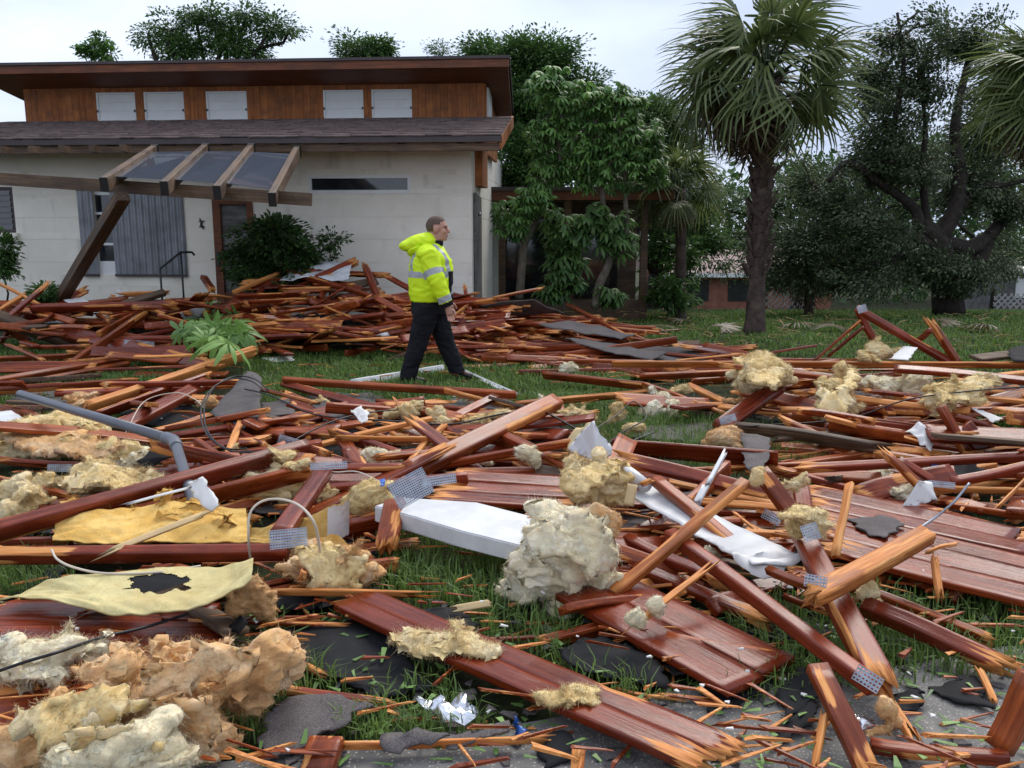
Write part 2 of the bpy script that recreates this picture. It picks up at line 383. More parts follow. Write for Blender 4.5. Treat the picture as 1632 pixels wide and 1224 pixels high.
# shuttered window: two corrugated leaves with a dark gap
gx0, gx1 = HP(157, 400)[0], HP(183, 400)[0]
def corr(x0, x1, z0, z1, y):
    n = max(8, int((x1 - x0) / .0275)); V = []; n += n % 2
    for k in range(n + 1):
        x = x0 + (x1 - x0) * k / n; yy = y - (.022 if (k // 2) % 2 else .0)
        V += [(x, yy, z0), (x, yy, z1), (x, yy + .006, z0), (x, yy + .006, z1)]
    Fc = []
    for k in range(n):
        a = 4 * k; Fc += [(a, a + 4, a + 5, a + 1), (a + 2, a + 3, a + 7, a + 6), (a, a + 2, a + 6, a + 4), (a + 1, a + 5, a + 7, a + 3)]
    Fc += [(0, 1, 3, 2), (4 * n, 4 * n + 2, 4 * n + 3, 4 * n + 1)]
    return pymesh('shutter', V, Fc)
for (a, b_) in ((sx0, gx0), (gx1, sx1)):
    s = mobj('storm_shutter', corr(a, b_, sz0, sz1, -.03), M['corr'], house)
    MB().box(a, b_, -.055, -.024, sz1 - .01, sz1 + .03).box(a, b_, -.055, -.024, sz0 - .03, sz0 + .01).build('shutter_rail', M['trim'], s)
hwindow('dark_window', gx0 - .3, gx1 + .9, sz0 + .05, sz1 - .02, .06, .06, 'blind', 'glass', mull=((gx0 + gx1) / 2 + .3,))
zz = HP(170, 340)[1]; MB().box(gx0 - .2, gx1 + .2, .035, .07, zz - .02, zz + .02).build('window_rail', M['blind'], house)
zz = HP(170, 389)[1]; MB().box(gx0 - .2, gx1 + .2, .035, .07, zz - .02, zz + .02).build('window_rail', M['blind'], house)
MB().box(gx0 - .02, gx1 + .02, .03, .06, sz0, sz0 + .22).build('window_panel', M['blind'], house)
# front door
door = MB().box(dx0, dx0 + .13, -.03, .12, 0, dz1).box(dx1 - .1, dx1, -.03, .12, 0, dz1).box(dx0 + .13, dx1 - .1, -.03, .12, dz1 - .1, dz1).box(dx0 + .13, dx1 - .1, -.02, .12, 0, .62).build('door_frame', M['fascia'], house, bevel=.006)
MB().box(dx0 + .13, dx1 - .1, .03, .07, .62, dz1 - .1).build('door_panel', M['greywood'], house)
mb = MB()
for zq in (1.05, 1.2): mb.box(dx0 + .03, dx0 + .09, -.06, -.028, zq, zq + .09)
mb.build('door_lock', M['iron'], door, bevel=.01)
# a small gecko-like wall ornament by the door
gx, gzz = HP(322, 357); mb = MB(); mb.tube([(gx - .03, -.015, gzz + .09), (gx + .0, -.02, gzz + .03), (gx - .01, -.02, gzz - .03), (gx + .03, -.015, gzz - .09)], [.008, .02, .018, .005], 6)
for s_ in (-1, 1): mb.tube([(gx, -.015, gzz + .03), (gx + s_ * .05, -.012, gzz + .05)], .007, 5).tube([(gx, -.015, gzz - .03), (gx + s_ * .05, -.012, gzz - .05)], .007, 5)
tag(mb.build('wall_ornament', M['iron'], None, True), 'small dark lizard-shaped ornament hung on the white wall', 'ornament')
bpy.data.objects['wall_ornament'].location = HO; bpy.data.objects['wall_ornament'].rotation_euler = (0, 0, -TH)
# eave, fascia beam and shingled lower roof
ye = -.85; ex1, ez_sh = HP(799, 214, ye); _, ez_f1 = HP(600, 228, ye); _, ez_f0 = HP(600, 241, ye)
cb_x1, cb_z = HP(772, 186, 1.35); yc = 1.35; yu = .45; yb = yu + 3.0
cxl = HP(41, 190, yc)[0]
EXL = HP(-160, 230, ye)[0]
MB().box(EXL, ex1 - .03, ye + .02, ye + .10, ez_f0, ez_f1 - .01).build('fascia_beam', M['brown'], house, bevel=.006)
MB().box(EXL, ex1, ye - .03, ye + .03, ez_f1, ez_sh - .02).build('gutter_trim', M['trim'], house, bevel=.008)
# roof slab between eave and clerestory
MB().prism([(ye + .03, ez_f1 + .005), (ye + .03, ez_sh - .035), (yc, cb_z - .03), (yc, cb_z - .16)], 0, EXL, ex1 - .03).build('roof_deck', M['brown'], house)
MB().prism([(ye - .0, ez_sh - .02), (ye, ez_f0 + .02), (yc + .1, cb_z - .17), (yc + .1, cb_z + .02)], 0, ex1 - .028, ex1 + .012).build('barge_board', M['siding'], house)
for k in range(-6, 10): 
    xk = -.1 - k * .92
    if EXL < xk < ex1 - .1: MB().prism([(ye + .1, ez_f1 - .02), (ye + .1, ez_f0 + .03), (.0, ez_f0 + .25), (.0, ez_f1 + .15)], 0, xk - .04, xk + .04).build('rafter_tail', M['brown'], house)
nr = 12; sl = (cb_z - ez_sh) / (yc - ye)
rs = np.random.default_rng(3)
for r in range(nr):
    y0 = ye - .045 + (yc - ye + .045) * r / nr; y1 = y0 + (yc - ye + .045) / nr * 1.35
    mb = MB(); x = EXL + rs.random() * .3
    while x < ex1 - .02:
        w = .14 + rs.random() * .2; x2 = min(x + w, ex1 + .005); dz = rs.random() * .012; dy = (rs.random() - .5) * .025
        zf = lambda y: ez_sh + sl * (y - ye)
        mb.prism([(y0 + dy, zf(y0) - .012 + dz), (y0 + dy, zf(y0) + .008 + dz), (y1, zf(y1) - .008), (y1, zf(y1) - .03)], 0, x + .003, x2)
        x = x2
    mb.build('shingle_course', M['roof'], house)
# clerestory storey: vertical boards
ct = HP(500, 128, yc)[1] + .12
n = int((cb_x1 - cxl) / .125); win = []
for (a, b_, t0, t1) in ((153, 218, 148, 192), (229, 295, 147, 191), (328, 395, 146, 190), (515, 580, 144, 188), (592, 657, 143, 187)):
    p, q = HP((a), t0, yc), HP(b_, t1, yc); win.append((p[0], q[0], q[1], p[1]))
for k in range(n):
    x0 = cxl + (cb_x1 - cxl) * k / n; x1 = cxl + (cb_x1 - cxl) * (k + 1) / n; segs = [(cb_z - .1, ct)]
    mb = MB()
    cutx = sorted(set([x0 + .002, x1 - .002] + [q for w in win for q in w[:2] if x0 + .002 < q < x1 - .002]))
    for c0, c1 in zip(cutx[:-1], cutx[1:]):
        hit = [w for w in win if w[0] < (c0 + c1) / 2 < w[1]]
        if hit:
            w = hit[0]; MB().box(c0, c1, yc, yc + .03, w[3], ct).build('siding_board', M['siding'], house)
            if w[2] > cb_z - .05: MB().box(c0, c1, yc, yc + .03, cb_z - .1, w[2]).build('siding_board', M['siding'], house)
        else: MB().box(c0, c1, yc, yc + .03, cb_z - .1, ct).build('siding_board', M['siding'], house)
MB().box(cxl, cb_x1, yc + .012, yc + .12, cb_z - .1, win[0][2]).box(cxl, cb_x1, yc + .012, yc + .12, win[0][3], ct).build('siding_backing', M['siding'], house)
for w in win:
    o = MB().box(w[0], w[1], yc - .0, yc + .07, w[2] - .02, w[2] + .02).box(w[0], w[0] + .03, yc - .012, yc + .07, w[2] + .02, w[3]).box(w[1] - .03, w[1], yc - .012, yc + .07, w[2] + .02, w[3]).box(w[0] + .03, w[1] - .03, yc - .01, yc + .07, w[3] - .025, w[3]).build('clerestory_window', M['blind'], house)
    for j in range(3):
        a = w[2] + .02 + (w[3] - w[2] - .045) * j / 3; b_ = w[2] + .02 + (w[3] - w[2] - .045) * (j + 1) / 3
        MB().prism([(yc + .014, a + .001), (yc + .03, a + .001), (yc + .03, b_ - .001), (yc + .017, b_ - .001)], 0, w[0] + .03, w[1] - .03).build('blind_slat', M['blind'], o)
    for xx in (w[0] + .015, w[1] - .015): MB().box(xx - .012, xx + .012, yc - .03, yc - .01, w[2] + .14, w[2] + .18).build('catch', M['iron'], o)
MB().prism([(yc + .035, cb_z - .6), (yc + .035, ct), (yb, HP(817, 176, yu + 3.0)[1] - .1), (yb, cb_z - .6)], 0, cb_x1 - .03, cb_x1 + .03).build('clerestory_side', M['siding'], house)
MB().box(cb_x1 + .03, cb_x1 + .06, yc + .12, yc + .75, cb_z - .1, cb_z + .5).build('side_glazing', M['blind'], house)
MB().prism([(yc + .035, cb_z - .6), (yc + .035, ct), (yb, HP(817, 176, yu + 3.0)[1] - .1), (yb, cb_z - .6)], 0, cxl, cxl + .04).build('clerestory_side', M['siding'], house)
# orange gable wall showing on the right under the lower roof
MB().box(-.004, .12, .5, 1.35, HP(775, 298, .9)[1], cb_z - .2).build('gable_siding', M['siding'], house)
# upper roof: wide overhang
yu = .45; ux1, uz1 = HP(811, 88, yu); _, uzs = HP(700, 108, yu); uxl = HP(-60, 100, yu)[0]
_, ub = HP(814, 182, 1.0)
MB().box(uxl, ux1, yu, yu + .05, uzs, uz1 - .05).build('upper_fascia', M['fascia'], house, bevel=.006)
yb = yu + 3.0; bx_, bz_ = HP(817, 176, yb)
def slab(name, top, bot, xl, xr0, xr1, m, y0=0.0):
    V = [(xl, yu + y0, uz1 + bot), (xr0, yu + y0, uz1 + bot), (xr1, yb, bz_ + bot), (xl, yb, bz_ + bot)]; V += [(v[0], v[1], v[2] - bot + top) for v in V]
    return mobj(name, pymesh(name, V, [(3, 2, 1, 0), (4, 5, 6, 7)] + [(i, (i + 1) % 4, 4 + (i + 1) % 4, 4 + i) for i in range(4)]), m, house)
slab('upper_roof_edge', 0, -.045, uxl - .02, ux1 + .02, bx_ + .02, M['trim'], -.025)
slab('upper_soffit', -.05, uzs - uz1 + .03, uxl, ux1 - .02, bx_ - .02, M['fascia'], .055)
# grey plank door on the side wall of the house
hz = HP(760, 308, .5)[1]
for k in range(7):
    MB().box(.012, .045, .22 + k * .12, .335 + k * .12, .03, hz - .03 * k * .3).build('door_plank', M['greywood'], house)
o = MB().tube([(.045, .55, 1.9), (.09, .55, 1.9)], .03, 10).build('door_knob', M['steel'], house, True)
# handrail at the door steps
def hl(px, py, yl): x, zz = HP(px, py, yl); return Vector((x, yl, zz))
hr = empty('handrail', HO, -TH); tag(hr, 'black iron handrail beside the front door steps', 'handrail')
a = hl(255, 428, -1.1); b_ = hl(288, 402, -.75); c = hl(306, 402, -.6)
MB().tube([a, b_, c, c + Vector((.03, .02, -.05))], .018, 8).build('rail', M['iron'], hr, True)
MB().tube([(a.x, a.y, 0), a], .016, 8).build('post', M['iron'], hr, True)
MB().tube([(b_.x, b_.y, 0), b_], .016, 8).build('post', M['iron'], hr, True)
# ================================================================ collapsed pergola
from math import atan2
def wbox(name, p0, p1, w, t, up, m, parent=None, bevel=.005):
    """box beam from p0 to p1 (world), width w across, t along 'up'"""
    p0, p1 = Vector(p0), Vector(p1); a = (p1 - p0).normalized(); y = Vector(up).cross(a).normalized(); zz = a.cross(y)
    L = (p1 - p0).length; o = MB().box(0, L, -w / 2, w / 2, -t / 2, t / 2).build(name, m, parent, bevel=bevel)
    o.matrix_world = Matrix.Translation(p0) @ Matrix((a, y, zz)).transposed().to_4x4(); return o
perg = empty('pergola', (0, 0, 0)); tag(perg, 'sagging timber pergola with three clear roof panes over the front door', 'pergola')
B0, B1 = PD(-60, 281, 11.35), PD(496, 318, 10.6)
Z = Vector((0, 0, 1))
wbox('front_beam', B0, B1, .07, .155, Z, M['brown'], perg)
raf = []
for (ax, ay, bx, by, nm) in ((247, 240, 166, 294, 0), (328, 238, 262, 300, 1), (401, 238, 346, 307, 2), (474, 241, 434, 318, 3)):
    p0 = PD(ax, ay, 13.25); p1 = PD(bx, by, 10.35); raf.append((p0, p1)); wbox('rafter', p0, p1, .085, .16, Z, M['brown'], perg)
    d = (p1 - p0).normalized(); wbox('rafter_cap', p1 - d * .012, p1 + d * .012, .09, .165, Z, M['iron'], perg, 0)
    wbox('hanger', p0 - d * .05, p0 + d * .06, .1, .17, Z, M['iron'], perg, 0)
def gl():
    m, nt, b = newmat('clear_panel', .05, .6); b.inputs['Base Color'].default_value = (.11, .135, .175, 1); b.inputs['Transmission Weight'].default_value = .35; b.inputs['IOR'].default_value = 1.4
    return m
M['panel'] = gl()
for (a0, a1), (b0, b1) in zip(raf[:-1], raf[1:]):
    q = [a0 + (a1 - a0) * .12, b0 + (b1 - b0) * .12, b0 + (b1 - b0) * .86, a0 + (a1 - a0) * .86]; s_ = (b0 - a0).normalized() * .045
    q = [q[0] + s_, q[1] - s_, q[2] - s_, q[3] + s_]
    V = [p + Z * .02 for p in q] + [p + Z * .028 for p in q]
    mobj('roof_pane', pymesh('roof_pane', V, [(3, 2, 1, 0), (4, 5, 6, 7)] + [(i, (i + 1) % 4, 4 + (i + 1) % 4, 4 + i) for i in range(4)]), M['panel'], perg)
for k in range(6):
    p = PD(-40 + k * 48, 240 - k * .6, 13.2); MB().box(p.x - .04, p.x + .04, p.y - .12, p.y + .1, p.z - .05, p.z + .05).build('broken_stub', M['brown'], perg)
post = wbox('fallen_post', PD(196, 312, 10.75), P(62, 535, .02), .16, .13, Z, M['brown'], None)
tag(post, 'thick dark wooden post leaning under the broken pergola beam', 'post')
# ================================================================ carport wing on the right
cp = empty('carport', (0, 0, 0)); tag(cp, 'low flat-roofed porch wing with brown fascia in the shade of trees', 'porch')
q0, q1 = PD(766, 302, 17.2), PD(1080, 302, 17.2)
MB().box(q0.x, q1.x, 17.2, 21, q0.z - .02, q0.z + .05).build('roof_slab', M['trim'], cp)
MB().box(q0.x, q1.x - .05, 17.24, 17.3, PD(800, 319, 17.24).z, q0.z - .021).build('fascia_board', M['fascia'], cp, bevel=.005)
MB().box(q0.x, q1.x - .3, 17.31, 20.9, q0.z - .12, q0.z - .022).build('ceiling', M['brown'], cp)
for px in (800, 905, 1028): 
    p = PD(px, 320, 17.5); MB().box(p.x - .07, p.x + .07, 17.43, 17.57, gz(0, 17.5) - .05, q0.z - .13).build('porch_post', M['brown'], cp, bevel=.006)
MB().box(q0.x, q1.x - .35, 20.2, 20.3, gz(0, 20) - .1, q0.z - .13).build('back_wall', M['brown'], cp)
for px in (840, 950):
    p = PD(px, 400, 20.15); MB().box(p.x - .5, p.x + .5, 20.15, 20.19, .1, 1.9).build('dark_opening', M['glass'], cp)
MB().box(q0.x + .1, q1.x - .5, 17.45, 17.55, gz(0, 17.5) - .05, .25).build('low_wall', M['brown'], cp)
# ================================================================ neighbour house, fences
nb = empty('neighbour_house', (0, 0, 0)); tag(nb, 'distant low house with pinkish shingle roof and white eave behind the fence', 'house')
Yn = 35
a, b_ = PD(1045, 436, Yn), PD(1300, 436, Yn); zr = PD(1200, 397, Yn + 3).z
pink = simple('pink_roof', (.30, .22, .20), .85, .2, .15, 3); bri = simple('brick_wall', (.25, .11, .075), .85, .2, .25, 3)
MB().prism([(Yn - .4, a.z), (Yn - .4, a.z + .06), (Yn + 3.2, zr), (Yn + 7, a.z), ], 0, a.x, b_.x + 1).build('roof', pink, nb)
MB().box(a.x - .02, b_.x + 1.02, Yn - .46, Yn - .38, a.z - .13, a.z + .03).build('eave', M['blind'], nb)
MB().box(a.x + .3, b_.x + .7, Yn, Yn + 6, gz(0, Yn) - .1, a.z).build('wall', bri, nb)
for px in (1110, 1180):
    p = PD(px, 460, Yn); MB().box(p.x - .5, p.x + .5, Yn - .03, Yn + .02, p.z - .5, p.z + .35).build('window', M['glass'], nb)
nb2 = empty('white_shed', (0, 0, 0)); tag(nb2, 'small white shed with grey wall behind the live oak', 'shed')
p = PD(1600, 435, 26); q = PD(1700, 435, 26)
MB().box(p.x, q.x, 26, 29, gz(0, 26) - .2, p.z).build('wall', M['greywood'], nb2)
MB().box(p.x - .15, q.x, 25.7, 29.2, p.z, p.z + .12).build('roof', M['blind'], nb2)
p2 = PD(1622, 440, 25.9); MB().box(p2.x, q.x, 25.93, 25.99, p2.z - .65, p2.z).build('door', M['blind'], nb2)
def lattice(label, px0, px1, ytop, Y, step=.11):
    r = empty('lattice_fence', (0, 0, 0)); tag(r, label, 'fence', 'lattice fences at the back of the lawn')
    a, b_ = PD(px0, ytop, Y), PD(px1, ytop, Y); z1 = a.z; z0 = gz(0, Y) + .02; H = z1 - z0; W = b_.x - a.x
    def slat(x0, zz0, x1, zz1, y):
        dx, dz = x1 - x0, zz1 - zz0; l = math.hypot(dx, dz); nx, nz = -dz / l * .016, dx / l * .016
        V = [(x0 + nx, y, zz0 + nz), (x1 + nx, y, zz1 + nz), (x1 - nx, y, zz1 - nz), (x0 - nx, y, zz0 - nz)]; V += [(v[0], y + .008, v[2]) for v in V]
        return V
    k = -H
    while k < W:
        for s, y in ((1, Y), (-1, Y + .01)):
            xa, xb = a.x + k, a.x + k + H; ta = max(0, (a.x - xa) / H); tb = min(1, (b_.x - xa) / H)
            if tb - ta > .05:
                V = slat(xa + ta * H, (z0 + ta * H) if s > 0 else (z1 - ta * H), xa + tb * H, (z0 + tb * H) if s > 0 else (z1 - tb * H), y)
                mobj('slat', pymesh('slat', V, [(0, 1, 2, 3), (7, 6, 5, 4)] + [(i, 4 + i, 4 + (i + 1) % 4, (i + 1) % 4) for i in range(4)]), M['lat'], r)
        k += step * 1.41
    for i in range(int(W / 1.2) + 1): MB().box(a.x + i * 1.2 - .04, a.x + i * 1.2 + .04, Y + .02, Y + .1, z0 - .1, z1 + .12).build('post', M['bark'], r)
M['lat'] = simple('pale_lattice', (.38, .37, .36), .8, .2, .2, 6)
lattice('pale diagonal lattice fence behind the palm trunk', 1222, 1300, 447, 21.5)
lattice('pale diagonal lattice fence by the white shed', 1585, 1700, 468, 21.5)
# ================================================================ vegetation
def unit(a): return a / np.maximum(1e-9, np.linalg.norm(a, axis=1, keepdims=True))
def leafmesh(name, c, d, ln, wd, r, fold=.25, droop=0.0):
    """leaves as folded diamonds with a bent tip: c centre, d direction"""
    n = len(c); d = unit(d); up = unit(np.tile([0, 0, 1.0], (n, 1)) + r.normal(0, .45, (n, 3)))
    s = unit(np.cross(d, up)); nn = np.cross(s, d); ln = ln[:, None]; wd = wd[:, None]
    base = c; mid = c + d * ln * .5; tip = c + d * ln * (1 - .25 * droop) - np.array([0, 0, 1.0]) * ln * droop
    V = np.stack([base, mid + s * wd * .5 + nn * wd * fold, tip, mid - s * wd * .5 + nn * wd * fold], 1).reshape(-1, 3)
    i = np.arange(n)[:, None] * 4
    me = npmesh(name, V, [np.concatenate([i + np.array([[0, 1, 2]]), i + np.array([[0, 2, 3]])])])
    v = r.random(n); fattr(me, 'v', np.repeat(v, 4)); return me
def crown_points(ell, ncl, per, r, spread=.22, shell=.45):
    vol = np.array([e[1][0] * e[1][1] * e[1][2] for e in ell]) ** .8; vol = vol / vol.sum(); C = []; D = []; cl = []
    for (c, rad), w in zip(ell, vol):
        n = max(3, int(ncl * w)); u = unit(r.normal(0, 1, (n, 3))) * (r.random((n, 1)) ** shell); u = u * np.array([[.82 + .75 * noise.noise(Vector(q) * 2.2 + Vector(c))] for q in u]); cl.append(np.array(c) + u * np.array(rad))
        for k in range(n):
            p = cl[-1][k]; q = unit(r.normal(0, 1, (per, 3))) * (r.random((per, 1)) ** .55) * spread * 1.75 * r.uniform(.6, 1.25) * np.array([1.2, 1, .6]); C.append(p + q); D.append(q + u[k] * .25 + np.array([0, 0, -.04]))
    return np.concatenate(C), np.concatenate(D), np.concatenate(cl)
def ell_px(L):
    out = []
    for (px, py, rx, ry, Y) in L:
        c = PD(px, py, Y); s = scale_at(c); out.append((c, (rx / s, rx / s * .85, ry / s)))
    return out
def limbs(mb, a, b_, r0, r1, r, wig=.12, n=6):
    a, b_ = Vector(a), Vector(b_); L = (b_ - a).length; pts = []
    for i in range(n + 1):
        t = i / n; p = a.lerp(b_, t) + Vector((0, 0, 1)) * L * .10 * math.sin(math.pi * t)
        if 0 < i < n: p += Vector(r.normal(0, wig * L / n * 1.3, 3))
        pts.append(p)
    mb.tube(pts, [r0 + (r1 - r0) * i / n for i in range(n + 1)], 6); return pts
def tree(name, label, base, ells, ncl, per, leaf, tr, mleaf, mbark, seed, group=None, spread=.22, wind=None, fork=.45, twig=True, cat='tree', droop=.1, stems=None):
    r = np.random.default_rng(seed); root = empty(name, base); tag(root, label, cat, group)
    E_ = ell_px(ells); C, D, cl = crown_points(E_, ncl, per, r, spread)
    if wind is not None: D = D + np.array(wind) * np.linalg.norm(D, axis=1, keepdims=True)
    n = len(C); ln = leaf * r.uniform(.6, 1.35, n); b = np.array(base)
    me = leafmesh(name + '_crown', C - b, D, ln, ln * r.uniform(.35, .6, n), r, droop=droop)
    mobj('crown', me, mleaf, root)
    mb = MB(); ctr = np.mean([e[0] for e in E_], axis=0); top = Vector((base[0] * .6 + ctr[0] * .4, base[1] * .6 + ctr[1] * .4, base[2] + (min(e[0].z - e[1][2] * .4 for e in E_) - base[2]) * fork + .3))
    if stems is None:
        tp = limbs(mb, (0, 0, -.1), top - Vector(base), tr, tr * .7, r, .05)
        for c, rad in E_: limbs(mb, top - Vector(base), c - Vector(base), tr * .5, tr * .15, r, .2)
    else:
        for st in stems:
            pts = [Vector(q) - Vector(base) for q in st[0]]; pts = catmull(pts, 5); k = len(pts)
            mb.tube(pts, [st[1] + (st[2] - st[1]) * i / (k - 1) for i in range(k)], 8)
    if twig:
        cc = [np.array(e[0]) for e in E_]
        for p in cl[::2]:
            j = int(np.argmin([np.linalg.norm(p - q) for q in cc])); limbs(mb, Vector(cc[j] - b), Vector(p - b), tr * .12, tr * .03, r, .25, 4)
    mb.build('trunk', mbark, root, True); return root
G = lambda x, y: (x, y, gz(x, y) - .05)
def gp(px, Y): p = PD(px, 480, Y); return G(p.x, Y)
BT = 'trees rising behind the house'
tree('oak_tree', 'broad dark green tree rising behind the long house roof', gp(345, 25), [(236, 56, 22, 22, 25), (272, 50, 26, 28, 25), (310, 22, 28, 18, 25), (345, 40, 34, 34, 25), (392, 22, 28, 18, 25), (432, 44, 28, 24, 25), (462, 46, 16, 12, 25), (385, 72, 50, 22, 25), (300, 78, 50, 18, 25)], 130, 110, .1, .25, M['leaf_mid'], M['bark'], 11, BT, .27)
tree('sapling', 'small windblown pale green treetop over the roof end above the louvred window', gp(150, 23), [(150, 78, 26, 16, 23), (172, 85, 20, 10, 23), (158, 60, 8, 8, 23)], 20, 80, .10, .07, M['leaf_bright'], M['bark'], 12, BT, .14, wind=(-.5, 0, .2))
tree('oak_tree', 'low rounded green treetop just showing over the upper roof', gp(580, 25), [(580, 82, 42, 22, 25), (600, 75, 24, 16, 25), (550, 85, 24, 12, 25)], 45, 120, .1, .15, M['leaf_mid'], M['bark'], 13, BT, .24)
tree('sapling', 'thin sprig of a treetop poking over the upper roof', gp(700, 25), [(700, 80, 13, 10, 25)], 7, 90, .07, .08, M['leaf_mid'], M['bark'], 14, BT, .2)
tree('evergreen_tree', 'dense dark evergreen tree standing close behind the house gable', gp(850, 20.5), [(835, 100, 72, 48, 20.5), (770, 85, 34, 28, 21), (880, 100, 42, 42, 20.5), (850, 185, 68, 70, 20.5), (840, 265, 60, 70, 20), (905, 220, 40, 70, 20.5), (925, 150, 40, 40, 20.8), (800, 330, 40, 60, 20)], 360, 150, .1, .24, M['leaf_mid'], M['bark'], 15, None, .27)
tree('evergreen_tree', 'dark leafy tree behind the umbrella trees next to the tall palm', gp(1040, 22), [(1040, 185, 70, 48, 22), (1085, 235, 46, 60, 22), (1010, 250, 60, 70, 22), (1100, 320, 46, 60, 22), (960, 180, 46, 46, 22), (1120, 390, 50, 46, 21.8), (1060, 390, 40, 50, 21.8)], 260, 140, .1, .24, M['leaf_mid'], M['bark'], 16, None, .27)
tree('live_oak', 'twisted dark live oak with windswept grey-green foliage on the lawn', gp(1525, 19),
     [(1465, 130, 62, 90, 19), (1545, 70, 70, 55, 19.5), (1600, 150, 60, 90, 20), (1425, 60, 36, 50, 19), (1410, 200, 55, 60, 19), (1340, 330, 70, 40, 18.5), (1290, 385, 75, 38, 18.3), (1400, 380, 80, 46, 18.2), (1350, 440, 90, 34, 18.2), (1480, 420, 70, 40, 18.5), (1540, 300, 70, 50, 19.5), (1610, 330, 55, 60, 19.5), (1460, 270, 70, 44, 19), (1590, 420, 50, 40, 20), (1392, 130, 38, 60, 19.3), (1400, 265, 60, 50, 19), (1300, 300, 50, 46, 18.8), (1250, 430, 60, 34, 18.6), (1540, 440, 60, 34, 18.4), (1560, 210, 60, 60, 19.6)],
     680, 110, .09, .3, M['leaf_oak'], M['bark'], 17, None, .22, wind=(-.9, 0, -.1),
     stems=[([PD(1512, 500, 19), PD(1505, 430, 19), PD(1490, 380, 19), PD(1465, 360, 18.9)], .36, .2), ([PD(1490, 385, 19), PD(1520, 340, 19), PD(1530, 280, 19.2), PD(1522, 200, 19.3), PD(1545, 90, 19.5)], .22, .07),
            ([PD(1500, 400, 19), PD(1440, 370, 18.8), PD(1390, 345, 18.6), PD(1330, 325, 18.5)], .17, .05), ([PD(1465, 362, 18.9), PD(1455, 330, 18.9), PD(1400, 290, 18.9), PD(1350, 260, 18.8), PD(1320, 290, 18.6)], .14, .04),
            ([PD(1420, 290, 18.9), PD(1425, 200, 19), PD(1440, 110, 19), PD(1430, 20, 19)], .09, .03), ([PD(1520, 480, 19.3), PD(1560, 410, 19.4), PD(1570, 385, 19.4), PD(1540, 395, 19.2), PD(1490, 380, 19)], .2, .16),
            ([PD(1565, 390, 19.4), PD(1600, 350, 19.6), PD(1632, 330, 19.6), PD(1680, 300, 19.6)], .16, .08), ([PD(1520, 345, 19), PD(1560, 300, 19.2), PD(1600, 295, 19.3), PD(1660, 280, 19.3)], .1, .04),
            ([PD(1480, 375, 19), PD(1470, 280, 19), PD(1475, 200, 19), PD(1465, 130, 19)], .1, .03), ([PD(1500, 420, 19), PD(1430, 410, 18.5), PD(1370, 430, 18.3), PD(1310, 440, 18.2)], .1, .03)])
tree('leafy_tree', 'dark tangled tree filling the gap behind the palm trunk', gp(1260, 24), [(1240, 330, 70, 60, 24), (1180, 380, 50, 40, 24), (1320, 300, 70, 70, 24.5), (1150, 330, 40, 50, 24), (1390, 270, 60, 60, 24.5), (1440, 330, 60, 60, 24.5), (1400, 150, 60, 60, 24.5), (1490, 250, 70, 60, 24.5), (1590, 260, 60, 80, 24.5), (1600, 400, 60, 50, 24.5), (1300, 420, 90, 50, 24), (1420, 430, 90, 50, 24)], 420, 120, .09, .2, M['leaf_dark'], M['bark'], 18, None, .3)
# bush beside the front door
def hw(px, py, yl):                        # pixel on a house plane -> world
    x, z_ = HP(px, py, yl); return HO + HX * x + HY * yl + Z * z_
bp = hw(437, 470, -.9); bY = bp.y
tree('round_bush', 'rounded dark green bush beside the front door', (bp.x, bp.y, 0), [(437, 378, 52, 42, bY), (405, 420, 42, 44, bY), (475, 415, 38, 46, bY), (440, 440, 62, 34, bY)], 430, 36, .085, .06, M['leaf_dark'], M['bark'], 19, None, .1, cat='bush', fork=.3, twig=False)
bp = hw(525, 440, -.7)
tree('thin_shrub', 'sparse bare-twigged shrub leaning out of the round bush', (bp.x, bp.y, 0), [(528, 385, 20, 18, bp.y), (545, 378, 10, 8, bp.y), (520, 410, 12, 14, bp.y)], 40, 12, .07, .025, M['leaf_dark'], M['bark'], 20, None, .06, cat='shrub', fork=.7)
for i, (px, py, rx, ry, Y, lab) in enumerate(((5, 400, 14, 26, 13.4, 'green shrub at the foot of the louvred window'), (72, 468, 18, 16, 12.4, 'small leafy shrub at the foot of the leaning post'), (1065, 455, 40, 22, 17, 'low green shrub at the porch corner'), (1090, 415, 34, 46, 18.5, 'upright dark shrub beside the porch post'), (1610, 695, 34, 34, 6.6, 'torn leafy branch lying in the debris by the grey tarp'))):
    p = PD(px, py, Y); zb = gz(p.x, Y) - .02
    tree('shrub' if i < 4 else 'torn_branch', lab, (p.x, Y, zb), [(px, py, rx, ry, Y), (px, py + ry, rx * 1.1, ry * .9, Y)] if i < 4 else [(px, py, rx, ry, Y)], 70, 22, .075 + .04 * (Y > 15), .02, M['leaf_mid'] if i < 4 else M['weed'], M['bark'], 30 + i, None, .09, cat='shrub' if i < 4 else 'branch', fork=.5)
# far wood
r = np.random.default_rng(5); C = []; 
for k in range(1500):
    x = r.uniform(-30, 45); y = r.uniform(44, 52); h = 7 + 2.5 * noise.noise(Vector((x * .15, 0, 0)))
    C.append(np.array([x, y, -2 + r.random() ** .7 * h]) + r.normal(0, .6, (16, 3)))
C = np.concatenate(C); n = len(C)
tag(mobj('far_wood', leafmesh('far_wood', C, r.normal(0, 1, (n, 3)), r.uniform(.35, .7, n), r.uniform(.2, .4, n), r), M['leaf_dark']), 'far-off dark green wood behind the gardens', 'trees', None, 'stuff')
